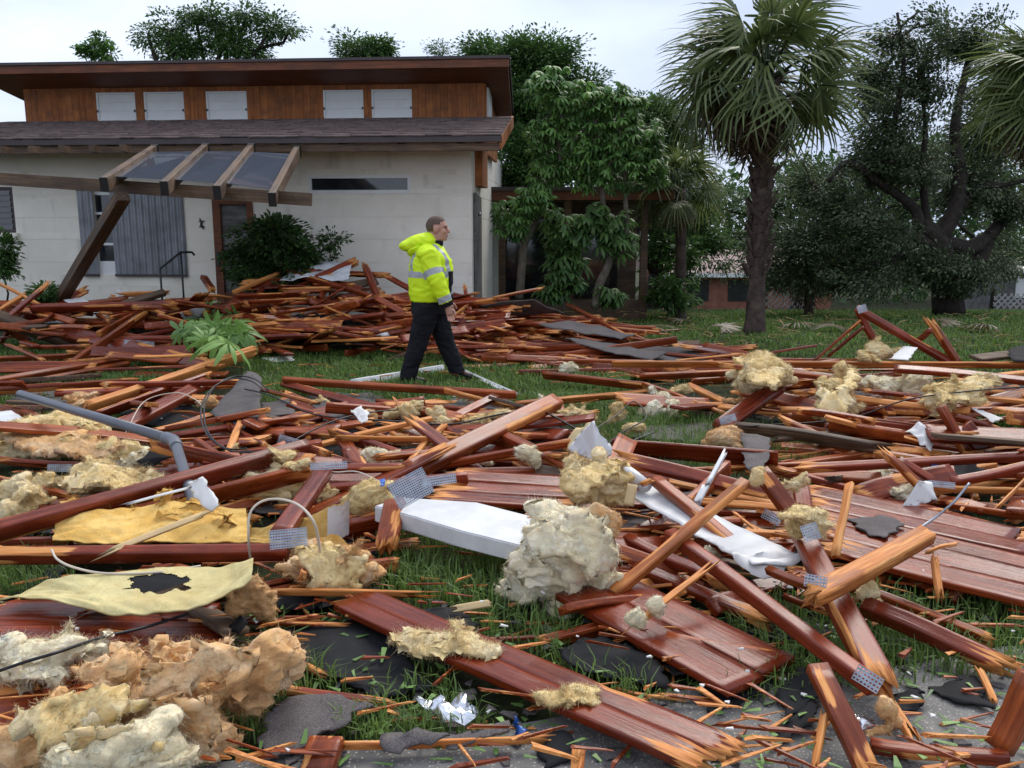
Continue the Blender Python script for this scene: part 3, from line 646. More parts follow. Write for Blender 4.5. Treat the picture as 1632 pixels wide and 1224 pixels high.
# ---- schefflera: whorls of drooping leaflets
def whorl_arrays(r, nl=9, ln=.22, wd=.07):
    V = []; 
    for k in range(nl):
        a = 2 * math.pi * (k + r.random() * .4) / nl; dr = .35 + .5 * r.random(); l = ln * r.uniform(.75, 1.15)
        d = np.array([math.cos(a), math.sin(a), 0]); s = np.array([-math.sin(a), math.cos(a), 0])
        for t, w, z_ in ((.12, .12, .0), (.45, 1.0, -.03 - .12 * dr), (.8, .8, -.12 - .45 * dr), (1.0, .05, -.2 - .75 * dr)):
            c = d * l * t * (1 - .35 * dr * t) + np.array([0, 0, z_ * l])
            V += [c + s * wd * w * .5 - np.array([0, 0, .15 * wd * w]), c, c - s * wd * w * .5 - np.array([0, 0, .15 * wd * w])]
    return np.array(V)
WF = np.concatenate([np.array([[a, a + 1, a + 4, a + 3], [a + 1, a + 2, a + 5, a + 4]]) + 12 * k for k in range(9) for a in (0, 3, 6)])
def rotz(V, a): c, s = math.cos(a), math.sin(a); return V @ np.array([[c, s, 0], [-s, c, 0], [0, 0, 1]])
def rotx(V, a): c, s = math.cos(a), math.sin(a); return V @ np.array([[1, 0, 0], [0, c, s], [0, -s, c]])
def schefflera(label, base, ells, nw, stems, seed, ln=.17, mat_='leaf_bright'):
    r = np.random.default_rng(seed); root = empty('umbrella_tree', base); tag(root, label, 'tree', 'umbrella trees in front of the porch')
    Vs = []; vv = []; mb = MB(); b = np.array(base); vol = np.array([e[2] * e[3] for e in ells], float); vol /= vol.sum()
    for (e, w) in zip(ells, vol):
        (c, rad), = ell_px([e])
        for k in range(max(2, int(nw * 2.3 * w))):
            u = unit(r.normal(0, 1, (1, 3)))[0] * r.random() ** .4; p = np.array(c) + u * np.array(rad)
            W = rotz(rotx(whorl_arrays(r, 9, ln * r.uniform(.55, 1.35), ln * r.uniform(.22, .34)), r.normal(0, .45)), r.random() * 6.3); Vs.append(W + p - b); vv.append(np.full(len(W), np.clip(.1 + .75 * r.random() + .2 * u[2], 0, 1)))
            if k % 3 == 0: limbs(mb, Vector(np.array(c) - b), Vector(p - b), .012, .005, r, .2, 4)
    V = np.concatenate(Vs); Fa = np.concatenate([WF + 108 * i for i in range(len(Vs))])
    me = npmesh('crown', V, [Fa]); fattr(me, 'v', np.concatenate(vv)); mobj('crown', me, M[mat_], root, True)
    for st in stems:
        pts = catmull([Vector(q) - Vector(base) for q in st[0]], 5); k = len(pts); mb.tube(pts, [st[1] + (st[2] - st[1]) * i / (k - 1) for i in range(k)], 8)
    mb.build('trunk', M['palebark'], root, True)
Y = 15.2
schefflera('tall umbrella tree leaning from the house corner with drooping bright leaves', gp(836, Y), [(880, 140, 44, 36, Y), (890, 185, 40, 36, Y), (850, 320, 44, 30, Y - .3), (815, 345, 36, 36, Y - .4), (870, 225, 36, 40, Y), (868, 280, 30, 26, Y)], 150,
           [([PD(828, 475, Y), PD(832, 420, Y), PD(836, 390, Y), PD(862, 335, Y), PD(892, 262, Y), PD(884, 200, Y), PD(880, 150, Y)], .075, .03), ([PD(836, 392, Y), PD(822, 365, Y), PD(815, 345, Y)], .03, .02)], 41)
schefflera('fork-trunked umbrella tree with bright leaf whorls over the porch roof', gp(951, Y), [(940, 160, 40, 34, Y), (985, 165, 44, 36, Y), (1010, 215, 50, 40, Y), (945, 215, 46, 40, Y), (990, 265, 66, 40, Y), (930, 265, 44, 36, Y), (1035, 260, 34, 40, Y)], 240,
           [([PD(949, 490, Y), PD(955, 455, Y), PD(972, 412, Y), PD(964, 370, Y), PD(960, 306, Y), PD(955, 230, Y), PD(945, 170, Y)], .085, .03), ([PD(970, 414, Y), PD(990, 390, Y), PD(999, 368, Y), PD(996, 300, Y), PD(1000, 240, Y), PD(990, 180, Y)], .06, .025)], 42)
schefflera('low leafy umbrella plant at the foot of the forked trunk', gp(895, Y), [(900, 370, 40, 40, Y), (905, 430, 34, 40, Y), (985, 375, 32, 40, Y), (880, 465, 30, 18, Y), (955, 350, 36, 26, Y), (975, 470, 26, 18, Y)], 130, [([PD(898, 495, Y), PD(900, 440, Y), PD(903, 370, Y)], .035, .015)], 43, .22, 'leaf_mid')
# ---- sabal palms: fan fronds as parts
def frond_mesh(r, n=34, R_=.95):
    V = []; Fc = []; v = []
    for k in range(n):
        a = (k / (n - 1) - .5) * R(245); l = R_ * (1.0 - .28 * abs(a) / 2.1) * r.uniform(.85, 1.08); dr = r.uniform(.3, .85) + .25 * abs(a) / 2
        d = np.array([math.cos(a), math.sin(a), 0]); s = np.array([-math.sin(a), math.cos(a), 0]); b = len(V); tw = r.normal(0, .25)
        for t, w in ((.06, .6), (.35, 1.0), (.62, .85), (.84, .55), (1.0, .04)):
            c = d * l * t * (1 - .22 * dr * t) + np.array([.25 * (t < .1) * 0, 0, .10 * t * l - dr * l * t ** 2.6]); hw_ = .019 * w
            V += [c + s * hw_ + np.array([0, 0, hw_ * tw]), c - s * hw_ - np.array([0, 0, hw_ * tw])]
        q = r.random() * .7 + .15
        v += [q] * 10
        Fc += [(b + 2 * i, b + 2 * i + 1, b + 2 * i + 3, b + 2 * i + 2) for i in range(4)]
    me = pymesh('frond', V, Fc); fattr(me, 'v', v); return me
def stalk_mesh(l=.8): return MB().tube([(-l, 0, -.02), (-l * .5, 0, .03), (0, 0, 0), (.25, 0, .02)], [.022, .017, .013, .005], 5)
rp = np.random.default_rng(9)
FR = [frond_mesh(rp) for _ in range(5)]; FRd = [frond_mesh(rp, 24, .8) for _ in range(3)]
sm_ = stalk_mesh(); STm = pymesh('stalk', sm_.v, sm_.f)
for f in FR: f.materials.append(M['palm'])
for f in FRd: f.materials.append(M['palmdry'])
STm.materials.append(M['palm'])
def palm(label, base, crown, n, nd_, seed, tr=.22, size=1.0, boots=True, group='cabbage palms'):
    r = np.random.default_rng(seed); root = empty('cabbage_palm', base); tag(root, label, 'palm tree', group); c = Vector(crown) - Vector(base)
    tp = [Vector((0, 0, -.1)), Vector((c.x * .2, c.y * .2, c.z * .33)), Vector((c.x * .55, c.y * .55, c.z * .66)), c]
    pts = catmull(tp, 8); k = len(pts)
    MB().tube(pts, [tr * (1.25 - .35 * min(1, i / 5)) * (1 + .06 * math.sin(i * 2.1)) for i in range(k)], 14).build('trunk', M['palmbark'], root, True)
    if boots:
        bm_ = MB().prism([(-.07, 0), (.07, 0), (.055, .20), (.03, .34), (-.03, .34), (-.055, .20)], 1, -.025, .025); BMm = pymesh('boot', bm_.v, bm_.f); BMm.materials.append(M['palmbark'])
        j = 0
        for i in range(6, k - 1):
            for q in range(6):
                a = q * math.pi / 3 + i * .55 + r.normal(0, .1); t = pts[i] + Vector((math.cos(a), math.sin(a), 0)) * tr * .92
                o = link(bpy.data.objects.new('boot', BMm), root); o.location = t + Vector((0, 0, r.normal(0, .03)))
                o.rotation_euler = (R(-24) + r.normal(0, .12), r.normal(0, .25), a - math.pi / 2); s = r.uniform(.55, .95); o.scale = (s, s * .8, s * .8)
    for i in range(n + nd_):
        dry = i >= n; el = R(78 - 112 * ((i + .5) / n) ** .9) if not dry else R(-58 + r.normal(0, 14)); a = i * 2.399 + r.normal(0, .2)
        d = (Vector((math.cos(a) * math.cos(el), math.sin(a) * math.cos(el), math.sin(el))) + Vector((-.22, 0, 0)) + Vector(r.normal(0, .12, 3))).normalized(); l = (.75 if not dry else .55) * size * r.uniform(.85, 1.15)
        side = Vector((-math.sin(a), math.cos(a), 0)); side = (side - d * side.dot(d)).normalized(); me = (FRd[i % 3] if dry else FR[i % 5])
        o = link(bpy.data.objects.new('dry_frond' if dry else 'frond', me), root)
        X = d; Yv = side; Zv = X.cross(Yv); o.matrix_local = Matrix.Translation(c + d * l) @ Matrix((X, Yv, Zv)).transposed().to_4x4() @ Matrix.Rotation(r.normal(0, .55), 4, 'X') @ Matrix.Scale(size * r.uniform(.9, 1.15), 4)
        st = link(bpy.data.objects.new('stalk', STm), o); st.scale = (l / .8 / size,) * 3 if False else (1, 1, 1)
    return root
p = P(1203, 530, 0); p = Vector((p.x, 14.0, gz(p.x, 14.0))); p = Vector((PD(1203, 520, 14.0).x, 14.0, gz(0, 14)))
palm('tall cabbage palm with shaggy windblown crown standing on the lawn', p, PD(1222, 130, 14.0), 38, 22, 51, .15, 1.14)
q = PD(1690, 480, 12.5); palm('cabbage palm with hanging fronds in front of the live oak, trunk mostly hidden', (q.x, 12.5, 0), PD(1690, 150, 12.5), 34, 10, 52, .2, .9, False)
q = PD(1085, 470, 17.5); palm('short young fan palm half hidden behind the porch corner', (q.x, 17.5, gz(0, 17.5)), PD(1085, 300, 17.5), 18, 3, 53, .12, .8, False, 'young fan palms')
q = PD(1290, 480, 19); palm('low fan palm growing in front of the lattice fence', (q.x, 19, gz(0, 19)), PD(1290, 430, 19), 14, 3, 54, .1, .75, False, 'young fan palms')
# ---- grass
def inpoly(x, y, poly):
    c = np.zeros(len(x), bool); n = len(poly)
    for i in range(n):
        (x0, y0), (x1, y1) = poly[i], poly[(i + 1) % n]
        k = ((y0 > y) != (y1 > y)) & (x < (x1 - x0) * (y - y0) / (y1 - y0 + 1e-9) + x0); c ^= k
    return c
COVER = [[(P(*q).x, P(*q).y) for q in pl] for pl in ([(450, 1000), (600, 985), (640, 1040), (690, 1100), (590, 1110), (470, 1060)], [(885, 1040), (960, 1010), (1050, 1062), (1060, 1098), (930, 1075)], [(640, 985), (730, 970), (760, 1000), (700, 1015)], [(420, 1140), (500, 1110), (592, 1125), (500, 1185), (420, 1215)], [(500, 965), (590, 945), (1130, 1190), (1060, 1235)], [(880, 955), (1010, 925), (1240, 1060), (1140, 1110)])]   # ground hidden by felt and boards
def grass(name, label, polys, dens, h, seed, wid=.004, zfun=True):
    r = np.random.default_rng(seed); PX = []; 
    for pl in polys:
        w = [P(*q) for q in pl] if not isinstance(pl[0], Vector) else pl; xs = [q.x for q in w]; ys = [q.y for q in w]
        n = int((max(xs) - min(xs)) * (max(ys) - min(ys)) * dens); x = r.uniform(min(xs), max(xs), n); y = r.uniform(min(ys), max(ys), n)
        k = inpoly(x, y, [(q.x, q.y) for q in w])
        for cv in COVER: k &= ~inpoly(x, y, cv)
        x, y = x[k], y[k]
        cl = np.array([noise.noise(Vector((a * 3.1, b * 3.1, seed))) + .6 * noise.noise(Vector((a * 11, b * 11, seed))) for a, b in zip(x, y)]); k = r.random(len(x)) < np.clip(.62 + .9 * cl, .05, 1); PX.append(np.stack([x[k], y[k]], 1))
    Q = np.concatenate(PX); n = len(Q); z_ = np.array([gz(a, b) for a, b in Q]) - .012
    a = r.random(n) * 6.283; L = h * r.uniform(.4, 1.25, n); lean = r.uniform(.15, 1.0, n); d = np.stack([np.cos(a), np.sin(a), 0 * a], 1); s = np.stack([-np.sin(a), np.cos(a), 0 * a], 1) * (wid * r.uniform(.6, 1.3, n))[:, None]
    b = np.stack([Q[:, 0], Q[:, 1], z_], 1); up = np.array([0, 0, 1.0])
    m1 = b + d * (L * lean * .25)[:, None] + up * (L * .6)[:, None]; tp = b + d * (L * lean * .85)[:, None] + up * (L * (1 - .35 * lean))[:, None]
    V = np.stack([b - s, b + s, m1 + s * .8, m1 - s * .8, tp], 1).reshape(-1, 3); i = np.arange(n)[:, None] * 5
    me = npmesh(name, V, [i + np.array([[0, 1, 2, 3]]), i + np.array([[3, 2, 4]])]); fattr(me, 'v', np.repeat(np.clip(r.normal(.5, .22, n), 0, 1), 5))
    tag(mobj(name, me, M['grass']), label, 'grass', None, 'stuff')
near = [[(430, 1000), (620, 980), (790, 1180), (640, 1200), (380, 1160), (350, 1090)], [(600, 830), (830, 850), (960, 1000), (760, 1000), (600, 960)], [(880, 980), (1010, 1080), (1090, 1130), (900, 1120), (760, 1010)], [(1200, 960), (1632, 930), (1632, 1080), (1420, 1100), (1240, 1080), (1120, 1000)], [(1000, 640), (1330, 690), (1330, 780), (1010, 780), (920, 700)], [(1080, 1080), (1300, 1060), (1400, 1100), (1180, 1130)], [(0, 880), (120, 880), (120, 960), (0, 960)], [(330, 1090), (450, 1080), (520, 1170), (420, 1190), (330, 1180)]]
grass('tall_grass', 'long green grass tufts between the fallen boards', near, 4300, .13, 61, .0032)
mid = [[(-40, 540), (330, 560), (240, 660), (-40, 720)], [(380, 560), (830, 560), (1010, 600), (960, 660), (560, 650), (400, 640)], [(860, 590), (1000, 590), (1010, 660), (860, 660)]]
grass('lawn_grass', 'bright green lawn around the walking person', mid, 2600, .085, 62, .0055)
far = [[Vector((-2, 9.5, 0)), Vector((12, 9, 0)), Vector((14, 21, 0)), Vector((1, 21, 0))]]
grass('back_lawn', 'mown green lawn running back to the fence', far, 620, .085, 63, .011)
rest = [[Vector((-4.5, 3.0, 0)), Vector((4.6, 3.0, 0)), Vector((8, 10, 0)), Vector((-8, 10, 0))]]
grass('thin_grass', 'thin grass showing through gaps in the debris', rest, 90, .085, 64, .004)
# ================================================================ debris builders
def timber_mesh(L, w, t, seed, ends='cb', raw=.1, bow=.0, jag=.12, seg=None):
    """board along +X; ends: c = sawn, b = broken into splinters; raw = share of torn surface"""
    r = np.random.default_rng(seed); ch = min(w, t) * .10
    nw = 6 if w > .06 else 4; ntk = 3
    def side(a, b, n): return [(a[0] + (b[0] - a[0]) * i / n, a[1] + (b[1] - a[1]) * i / n) for i in range(n)]
    W, T = w / 2, t / 2
    per = side((-W + ch, T), (W - ch, T), nw) + [(W - ch, T)] + side((W, T - ch), (W, -T + ch), ntk) + [(W, -T + ch)] + side((W - ch, -T), (-W + ch, -T), nw) + [(-W + ch, -T)] + side((-W, -T + ch), (-W, T - ch), ntk) + [(-W, T - ch)]
    per = np.array(per); m = len(per); seg = seg or int(np.clip(L / .11, 6, 18)); xs = np.linspace(0, L, seg + 1); xs[1] = min(xs[1], .05 + .02 * r.random()); xs[-2] = max(xs[-2], L - .05 - .02 * r.random())
    V = np.zeros((seg + 1, m, 3)); A = np.zeros((seg + 1, m)); V[:, :, 0] = xs[:, None]; V[:, :, 1:] = per[None]
    V[:, :, 1] += bow * np.sin(np.pi * xs / L)[:, None]; V[:, :, 2] += (r.normal(0, .004) * np.sin(np.pi * 1.5 * xs / L))[:, None]
    tw = r.normal(0, .05) * xs / L; y = V[:, :, 1].copy(); V[:, :, 1] = y * np.cos(tw)[:, None] - V[:, :, 2] * np.sin(tw)[:, None]; V[:, :, 2] += y * np.sin(tw)[:, None]
    V[1:-1] += r.normal(0, min(w, t) * .012, V[1:-1].shape)
    nk = r.random(4)
    for k in range(int(raw * 8 + .55)):                       # torn runs along an edge
        i0 = r.integers(0, seg); i1 = min(seg, i0 + r.integers(1, max(2, seg // 2))); j0 = int(r.choice([0, nw, nw + ntk + 1, 2 * nw + ntk + 2])) + r.integers(-1, 2); jw = r.integers(1, 3)
        for i in range(i0, i1 + 1):
            for j in range(j0 - jw, j0 + jw + 1):
                jj = j % m; A[i, jj] = max(A[i, jj], .9); V[i, jj, 1:] *= r.uniform(.80, .98)
    if raw >= .8: A[:] = np.maximum(A, .85)
    for e, i, sgn in ((ends[0], 0, -1), (ends[1], seg, 1)):
        if e == 'b':
            f = np.interp(per[:, 0], np.linspace(-W, W, 7), r.random(7)) * jag; f += r.random(m) * jag * .6; f *= min(1.0, L / .5)
            V[i, :, 0] += sgn * (f - jag * .5); A[i] = 1.0; k = i - sgn; A[k] = np.maximum(A[k], r.random(m) * .9); V[i, :, 1:] *= r.uniform(.8, 1.0, (m, 1))
        else: A[i] = np.maximum(A[i], .12)
    Vt = V.reshape(-1, 3); At = A.ravel(); q = []
    for i in range(seg):
        a = i * m + np.arange(m); b = i * m + (np.arange(m) + 1) % m; q.append(np.stack([a, a + m, b + m, b], 1))
    c0 = Vt[:m].mean(0); c1 = Vt[-m:].mean(0)
    if ends[0] == 'b': c0[0] += jag * .35
    if ends[1] == 'b': c1[0] -= jag * .35
    Vt = np.concatenate([Vt, [c0, c1]]); At = np.concatenate([At, [1.0 if ends[0] == 'b' else .2, 1.0 if ends[1] == 'b' else .2]]); n0 = len(Vt) - 2
    a = np.arange(m); b = (a + 1) % m; tr = np.concatenate([np.stack([b, np.full(m, n0), a], 1)[:, [2, 0, 1]][:, ::-1], np.stack([seg * m + a, np.full(m, n0 + 1), seg * m + b], 1)[:, ::-1]])
    me = npmesh('timber', Vt, [np.concatenate(q)[:, ::-1], tr]); fattr(me, 'raw', At); return me
def PH(px, py, z):                          # pieces on the heaps: depth from the heap face they lie on
    if py < 505 and px < 900:
        return PD(px, py, 10.4 + 2.7 * (562 - py) / 120 - .18)
    return P(px, py, z)
_seed = [1000]
def nseed(): _seed[0] += 1; return _seed[0]
def axes(p0, p1, n1):
    a = (p1 - p0).normalized(); n1 = (n1 - a * n1.dot(a)).normalized(); y = n1.cross(a); return Matrix((a, y, n1)).transposed().to_4x4()
def place_timber(name, p0, p1, n1, w, t, m, ends='cb', raw=.1, bow=0, jag=.12, parent=None):
    L = (p1 - p0).length; me = timber_mesh(L, w, t, nseed(), ends, raw, bow, jag); o = mobj(name, me, m, parent)
    o.matrix_world = Matrix.Translation(p0) @ axes(p0, p1, n1); return o
def view_axes(p0, p1, al):
    mid = (p0 + p1) / 2; a = (p1 - p0).normalized(); v = Vector((0, 0, CAMH)) - mid; v = (v - a * v.dot(a)).normalized(); u = v.cross(a)
    if u.z < 0: u = -u
    return v * math.sin(al) + u * math.cos(al), mid
def T(x0, y0, x1, y1, top, front, z0, z1, label, m='red', ends='cb', raw=.1, al=None, bow=0, jag=.12, name='timber', group=None, cat='timber', parent=None):
    p0, p1 = PH(x0, y0, z0), PH(x1, y1, z1); al = R(45 if al is None else al); n1, mid = view_axes(p0, p1, al); s = scale_at(mid)
    w = max(.012, top / s / math.sin(al)); t = max(.01, front / s / math.cos(al))
    o = place_timber(name, p0, p1, n1, w, t, M[m], ends, raw, bow, jag, parent)
    if parent is None: tag(o, label, cat, group)
    return o
def planks(name, label, A, B, D, n, thick, m='deck', raw=.08, ends='cb', cat='roof panel', gap=.006, group=None, lip=0):
    """deck panel: A->B along the boards, A->D across them (world points)"""
    A, B, D = Vector(A), Vector(B), Vector(D); root = empty(name, A); tag(root, label, cat, group); nrm = (B - A).cross(D - A).normalized()
    if nrm.z < 0: nrm = -nrm
    ac = (D - A); W = ac.length / n; r = random.Random(int(abs(A.x) * 1000))
    for i in range(n):
        o0 = ac * ((i + .5) / n); j0, j1 = r.uniform(-.02, .03), r.uniform(-.03, .05)
        d = (B - A).normalized(); p0 = A + o0 + d * j0; p1 = B + o0 + d * j1
        if lip and i == n - 1: p0 -= nrm * lip; p1 -= nrm * lip
        pl = place_timber('plank', p0 + nrm * r.uniform(-.004, .004), p1 + nrm * r.uniform(-.004, .004), nrm, W - gap, thick, M[m], ends, raw, 0, .08)
        pl.parent = root; pl.matrix_world = pl.matrix_world.copy(); pl.matrix_parent_inverse = Matrix.Translation(-A)
    return root
def sheet(name, label, pts, thick, m, wr=.02, fr=4.0, cuts=4, cat='sheet', torn=.012, curl=0, group=None, hole=None):
    """torn flat piece: pts = [(px, py, z)...] outline; crumpled by noise"""
    W = [PH(*p) for p in pts]; bm = bmesh.new(); vs = [bm.verts.new(p) for p in W]; f = bm.faces.new(vs)
    bmesh.ops.triangulate(bm, faces=[f])
    for _ in range(cuts):
        es = sorted(bm.edges, key=lambda e: -e.calc_length()); lim = max(.02, es[0].calc_length() * .55)
        bmesh.ops.subdivide_edges(bm, edges=[e for e in es if e.calc_length() > lim], cuts=1); bmesh.ops.triangulate(bm, faces=bm.faces)
    bm.normal_update(); c = sum(W, Vector()) / len(W); sd = random.Random(nseed()); off = Vector((sd.random() * 50, sd.random() * 50, 0))
    size = max((a - c).length for a in W)
    for v in bm.verts:
        k = noise.noise(v.co * fr + off) * wr + noise.noise(v.co * fr * 2.7 + off) * wr * .45
        if curl: k += curl * ((v.co - c).length / size) ** 2
        if v.is_boundary: v.co += Vector((noise.noise(v.co * 25 + off), noise.noise(v.co * 25 - off), 0)) * torn * 1.6
        v.co.z = max(.02, v.co.z + k + wr * .4)
    bmesh.ops.recalc_face_normals(bm, faces=bm.faces); ex = bmesh.ops.extrude_face_region(bm, geom=list(bm.faces))['geom']; bm.normal_update()
    for v in [q for q in ex if isinstance(q, bmesh.types.BMVert)]: v.co.z -= thick
    bmesh.ops.recalc_face_normals(bm, faces=bm.faces)
    me = bpy.data.meshes.new(name); bm.to_mesh(me); bm.free()
    for v in me.vertices: v.co -= c
    o = mobj(name, me, M[m] if isinstance(m, str) else m, None, True); o.location = c; tag(o, label, cat, group); return o
def remesh(verts_faces, vox):
    me = pymesh('tmp', *verts_faces); o = bpy.data.objects.new('tmp', me); COL.objects.link(o)
    md = o.modifiers.new('r', 'REMESH'); md.mode = 'VOXEL'; md.voxel_size = vox
    dg = bpy.context.evaluated_depsgraph_get(); dg.update(); me2 = bpy.data.meshes.new_from_object(o.evaluated_get(dg)); bpy.data.objects.remove(o); return me2
def sphere(mb, c, rad, rot=None, nu=14, nv=9):
    b = len(mb.v); c = Vector(c)
    for j in range(nv + 1):
        for i in range(nu):
            th = math.pi * j / nv; ph = 2 * math.pi * i / nu; p = Vector((rad[0] * math.sin(th) * math.cos(ph), rad[1] * math.sin(th) * math.sin(ph), rad[2] * math.cos(th)))
            if rot is not None: p = rot @ p
            mb.v.append(tuple(c + p))
    for j in range(nv):
        for i in range(nu): mb.f.append((b + j * nu + i, b + (j + 1) * nu + i, b + (j + 1) * nu + (i + 1) % nu, b + j * nu + (i + 1) % nu))
def clump(label, lobes, m, amp=.045, vox=None, fuzz=900, name='insulation_clump', flat=.75, group=None, seed=None, flakes=True):
    """torn glass-wool: union of lobes (px, py, rx, ry, z), folded by noise, with loose fibres"""
    sd = seed or nseed(); r = np.random.default_rng(sd); mb = MB(); cs = []
    for (px, py, rx, ry, z_) in lobes:
        c = P(px, py, z_); s = scale_at(c); cs.append(c); e = math.atan2(CAMH - z_, c.y)
        sphere(mb, c, (rx / s, (rx + ry) * .5 / s * flat, ry / s * .84), Matrix.Rotation(r.normal(0, .25), 3, 'Y'))
        for _ in range(3 if len(lobes) > 4 else 5):                # ragged rim
            a = r.random() * 6.283; k_ = r.uniform(.2, .5); q = c + Vector((math.cos(a) * rx / s, r.normal(0, .35) * rx / s * flat, math.sin(a) * ry / s * .85)) * .88
            q.z = max(q.z, .02); sphere(mb, q, (rx / s * k_ * r.uniform(1.0, 2.2), rx / s * k_, ry / s * k_ * r.uniform(.4, .9)), Matrix.Rotation(r.normal(0, .7), 3, 'Y'), 10, 7)
    ctr = sum(cs, Vector()) / len(cs); size = max(lo[2] / scale_at(c) for lo, c in zip(lobes, cs)); vox = vox or max(.008, min(.02, size / 17))
    me = remesh((mb.v, mb.f), vox); n = len(me.vertices); co = np.empty(n * 3); me.vertices.foreach_get('co', co); co = co.reshape(-1, 3); no = np.empty(n * 3); me.vertices.foreach_get('normal', no); no = no.reshape(-1, 3)
    A = amp * min(1.6, size / .16); f = 1 / max(.07, size); off = Vector(r.random(3) * 60); FRM = Matrix.Rotation(r.normal(0, .35), 3, 'X') @ Matrix.Rotation(r.normal(0, .4), 3, 'Y') @ Matrix.Rotation(r.random() * 3, 3, 'Z'); d = np.empty(n); warp = np.empty((n, 3))
    for i in range(n):
        p = Vector(co[i]) * f + off; wv = noise.noise_vector(p * .8); q = FRM @ (p + wv * .55); q = Vector((q.x * .8, q.y * 1.2, q.z * 3.2))
        f1 = 1 - abs(noise.noise(q)) * 2.4; f2 = 1 - abs(noise.noise(q * 2.3 + wv)) * 2.4; f3 = noise.noise(q * 5.5)
        d[i] = A * (1.0 * noise.noise(p * .85) + .52 * f1 + .20 * f2 - .36 + .07 * f3); warp[i] = wv
    co = co + no * d[:, None] + warp * A * .5; co[:, 2] = np.maximum(co[:, 2], .004); me.vertices.foreach_set('co', (co - np.array(ctr)).ravel()); me.update()
    fuzz = int(n * 1.5) if fuzz else 0; nf = int(np.clip(60 * size / .1, 20, 180)) if flakes else 0
    if fuzz:
        k = r.integers(0, n, fuzz); b = co[k] - np.array(ctr); dr = unit(no[k] * .35 + r.normal(0, .8, (fuzz, 3))); l = r.uniform(.006, .026, fuzz)[:, None] * min(1.5, size / .12 + .25) * (1 + (r.random((fuzz, 1)) < .06) * 1.3); s = unit(r.normal(0, 1, (fuzz, 3))) * .0008
        md = b + dr * l * .5; tp = md + unit(dr + r.normal(0, .6, (fuzz, 3)) - np.array([0, 0, .3])) * l * .5
        V0 = co - np.array(ctr); V = np.concatenate([V0, np.stack([b - s, b + s, md + s * .7, md - s * .7, tp], 1).reshape(-1, 3)]); i = n + np.arange(fuzz)[:, None] * 5
        pf = np.array([list(p.vertices) for p in me.polygons if len(p.vertices) == 4]); FQ = [pf, i + np.array([[0, 1, 2, 3]])]
        if nf:                                                     # torn layers lifting off the surface
            k = r.integers(0, n, nf); N = unit(no[k] + r.normal(0, .25, (nf, 3))); t1 = unit(np.cross(N, np.tile([0, 0, 1.0], (nf, 1)) + r.normal(0, .35, (nf, 3)))); t2 = np.cross(t1, N); su = (size * r.uniform(.10, .28, nf))[:, None]; sv = su * r.uniform(.25, .75, (nf, 1)); cu = r.normal(.25, .35, (nf, 1)); B0 = V0[k] - N * su * .04; PTS = []
            for vv in (-1, -.35, .35, 1):
                for uu in (-1, -.5, 0, .5, 1):
                    e = 1 + r.normal(0, .16, (nf, 1)); PTS.append(B0 + t1 * uu * su * e * (1 - .25 * abs(vv)) + t2 * vv * sv * e + N * su * (.06 - .16 * uu * uu + cu * .15 * max(0, -vv) ** 2 - .14 * max(0, vv) + r.normal(0, .02, (nf, 1))))
            FV = np.stack(PTS, 1); j0 = len(V) + np.arange(nf)[:, None] * 20; V = np.concatenate([V, FV.reshape(-1, 3)])
            FQ.append(np.concatenate([j0 + np.array([[a + 5 * b2, a + 1 + 5 * b2, a + 6 + 5 * b2, a + 5 + 5 * b2]]) for a in range(4) for b2 in range(3)]))
        me2 = npmesh(name, V, FQ + [i + np.array([[3, 2, 4]])]); bpy.data.meshes.remove(me); me = me2
    o = mobj(name, me, M[m], None, True); o.location = ctr; tag(o, label, 'insulation', group); return o
def cable(name, label, pts, rad, m, cat='cable', group=None):
    W = [P(*p) for p in pts]; c = sum(W, Vector()) / len(W); o = MB().tube([p - c for p in catmull(W, 8)], rad, 6).build(name, M[m], None, True); o.location = c; tag(o, label, cat, group); return o
def plate_mesh(w, h, cell=.0105, bend=0.0, seed=0):
    """truss plate: steel sheet with punched slots and turned-down teeth"""
    nx, ny = max(2, int(w / cell)), max(2, int(h / cell)); r = random.Random(seed); V = []; Fc = []
    cx, cy = w / nx, h / ny; zf = lambda x, y: bend * (x / w - .5) ** 2 + .003 * noise.noise(Vector((x * 20, y * 20, seed)))
    for i in range(nx):
        for j in range(ny):
            x, y = i * cx - w / 2, j * cy - h / 2; b = len(V); sh = (.0 if j % 2 else .0)
            for (a, c) in ((0, 0), (1, 0), (1, 1), (0, 1)): V.append((x + a * cx, y + c * cy, zf(x + a * cx, y + c * cy)))
            for (a, c) in ((.2, .3), (.8, .3), (.8, .7), (.2, .7)): V.append((x + a * cx, y + c * cy, zf(x + a * cx, y + c * cy)))
            Fc += [(b + k, b + (k + 1) % 4, b + 4 + (k + 1) % 4, b + 4 + k) for k in range(4)]
    me = pymesh('truss_plate', V, Fc); return me
def plate(px, py, z, wpx, hpx, label, n=None, rot=0, parent=None, bend=.02):
    p = P(px, py, z); s = scale_at(p); v = (Vector((0, 0, CAMH)) - p).normalized(); n = v if n is None else Vector(n).normalized(); xa = Vector((1, 0, 0)); xa = (xa - n * xa.dot(n)).normalized(); ya = n.cross(xa)
    M4 = Matrix((xa, ya, n)).transposed().to_4x4() @ Matrix.Rotation(rot, 4, 'Z'); me = plate_mesh(wpx / s, hpx / s, bend=bend, seed=nseed()); o = mobj('truss_plate', me, M['steel']); md = None
    o.matrix_world = Matrix.Translation(p) @ M4; tag(o, label, 'truss plate', None); return o
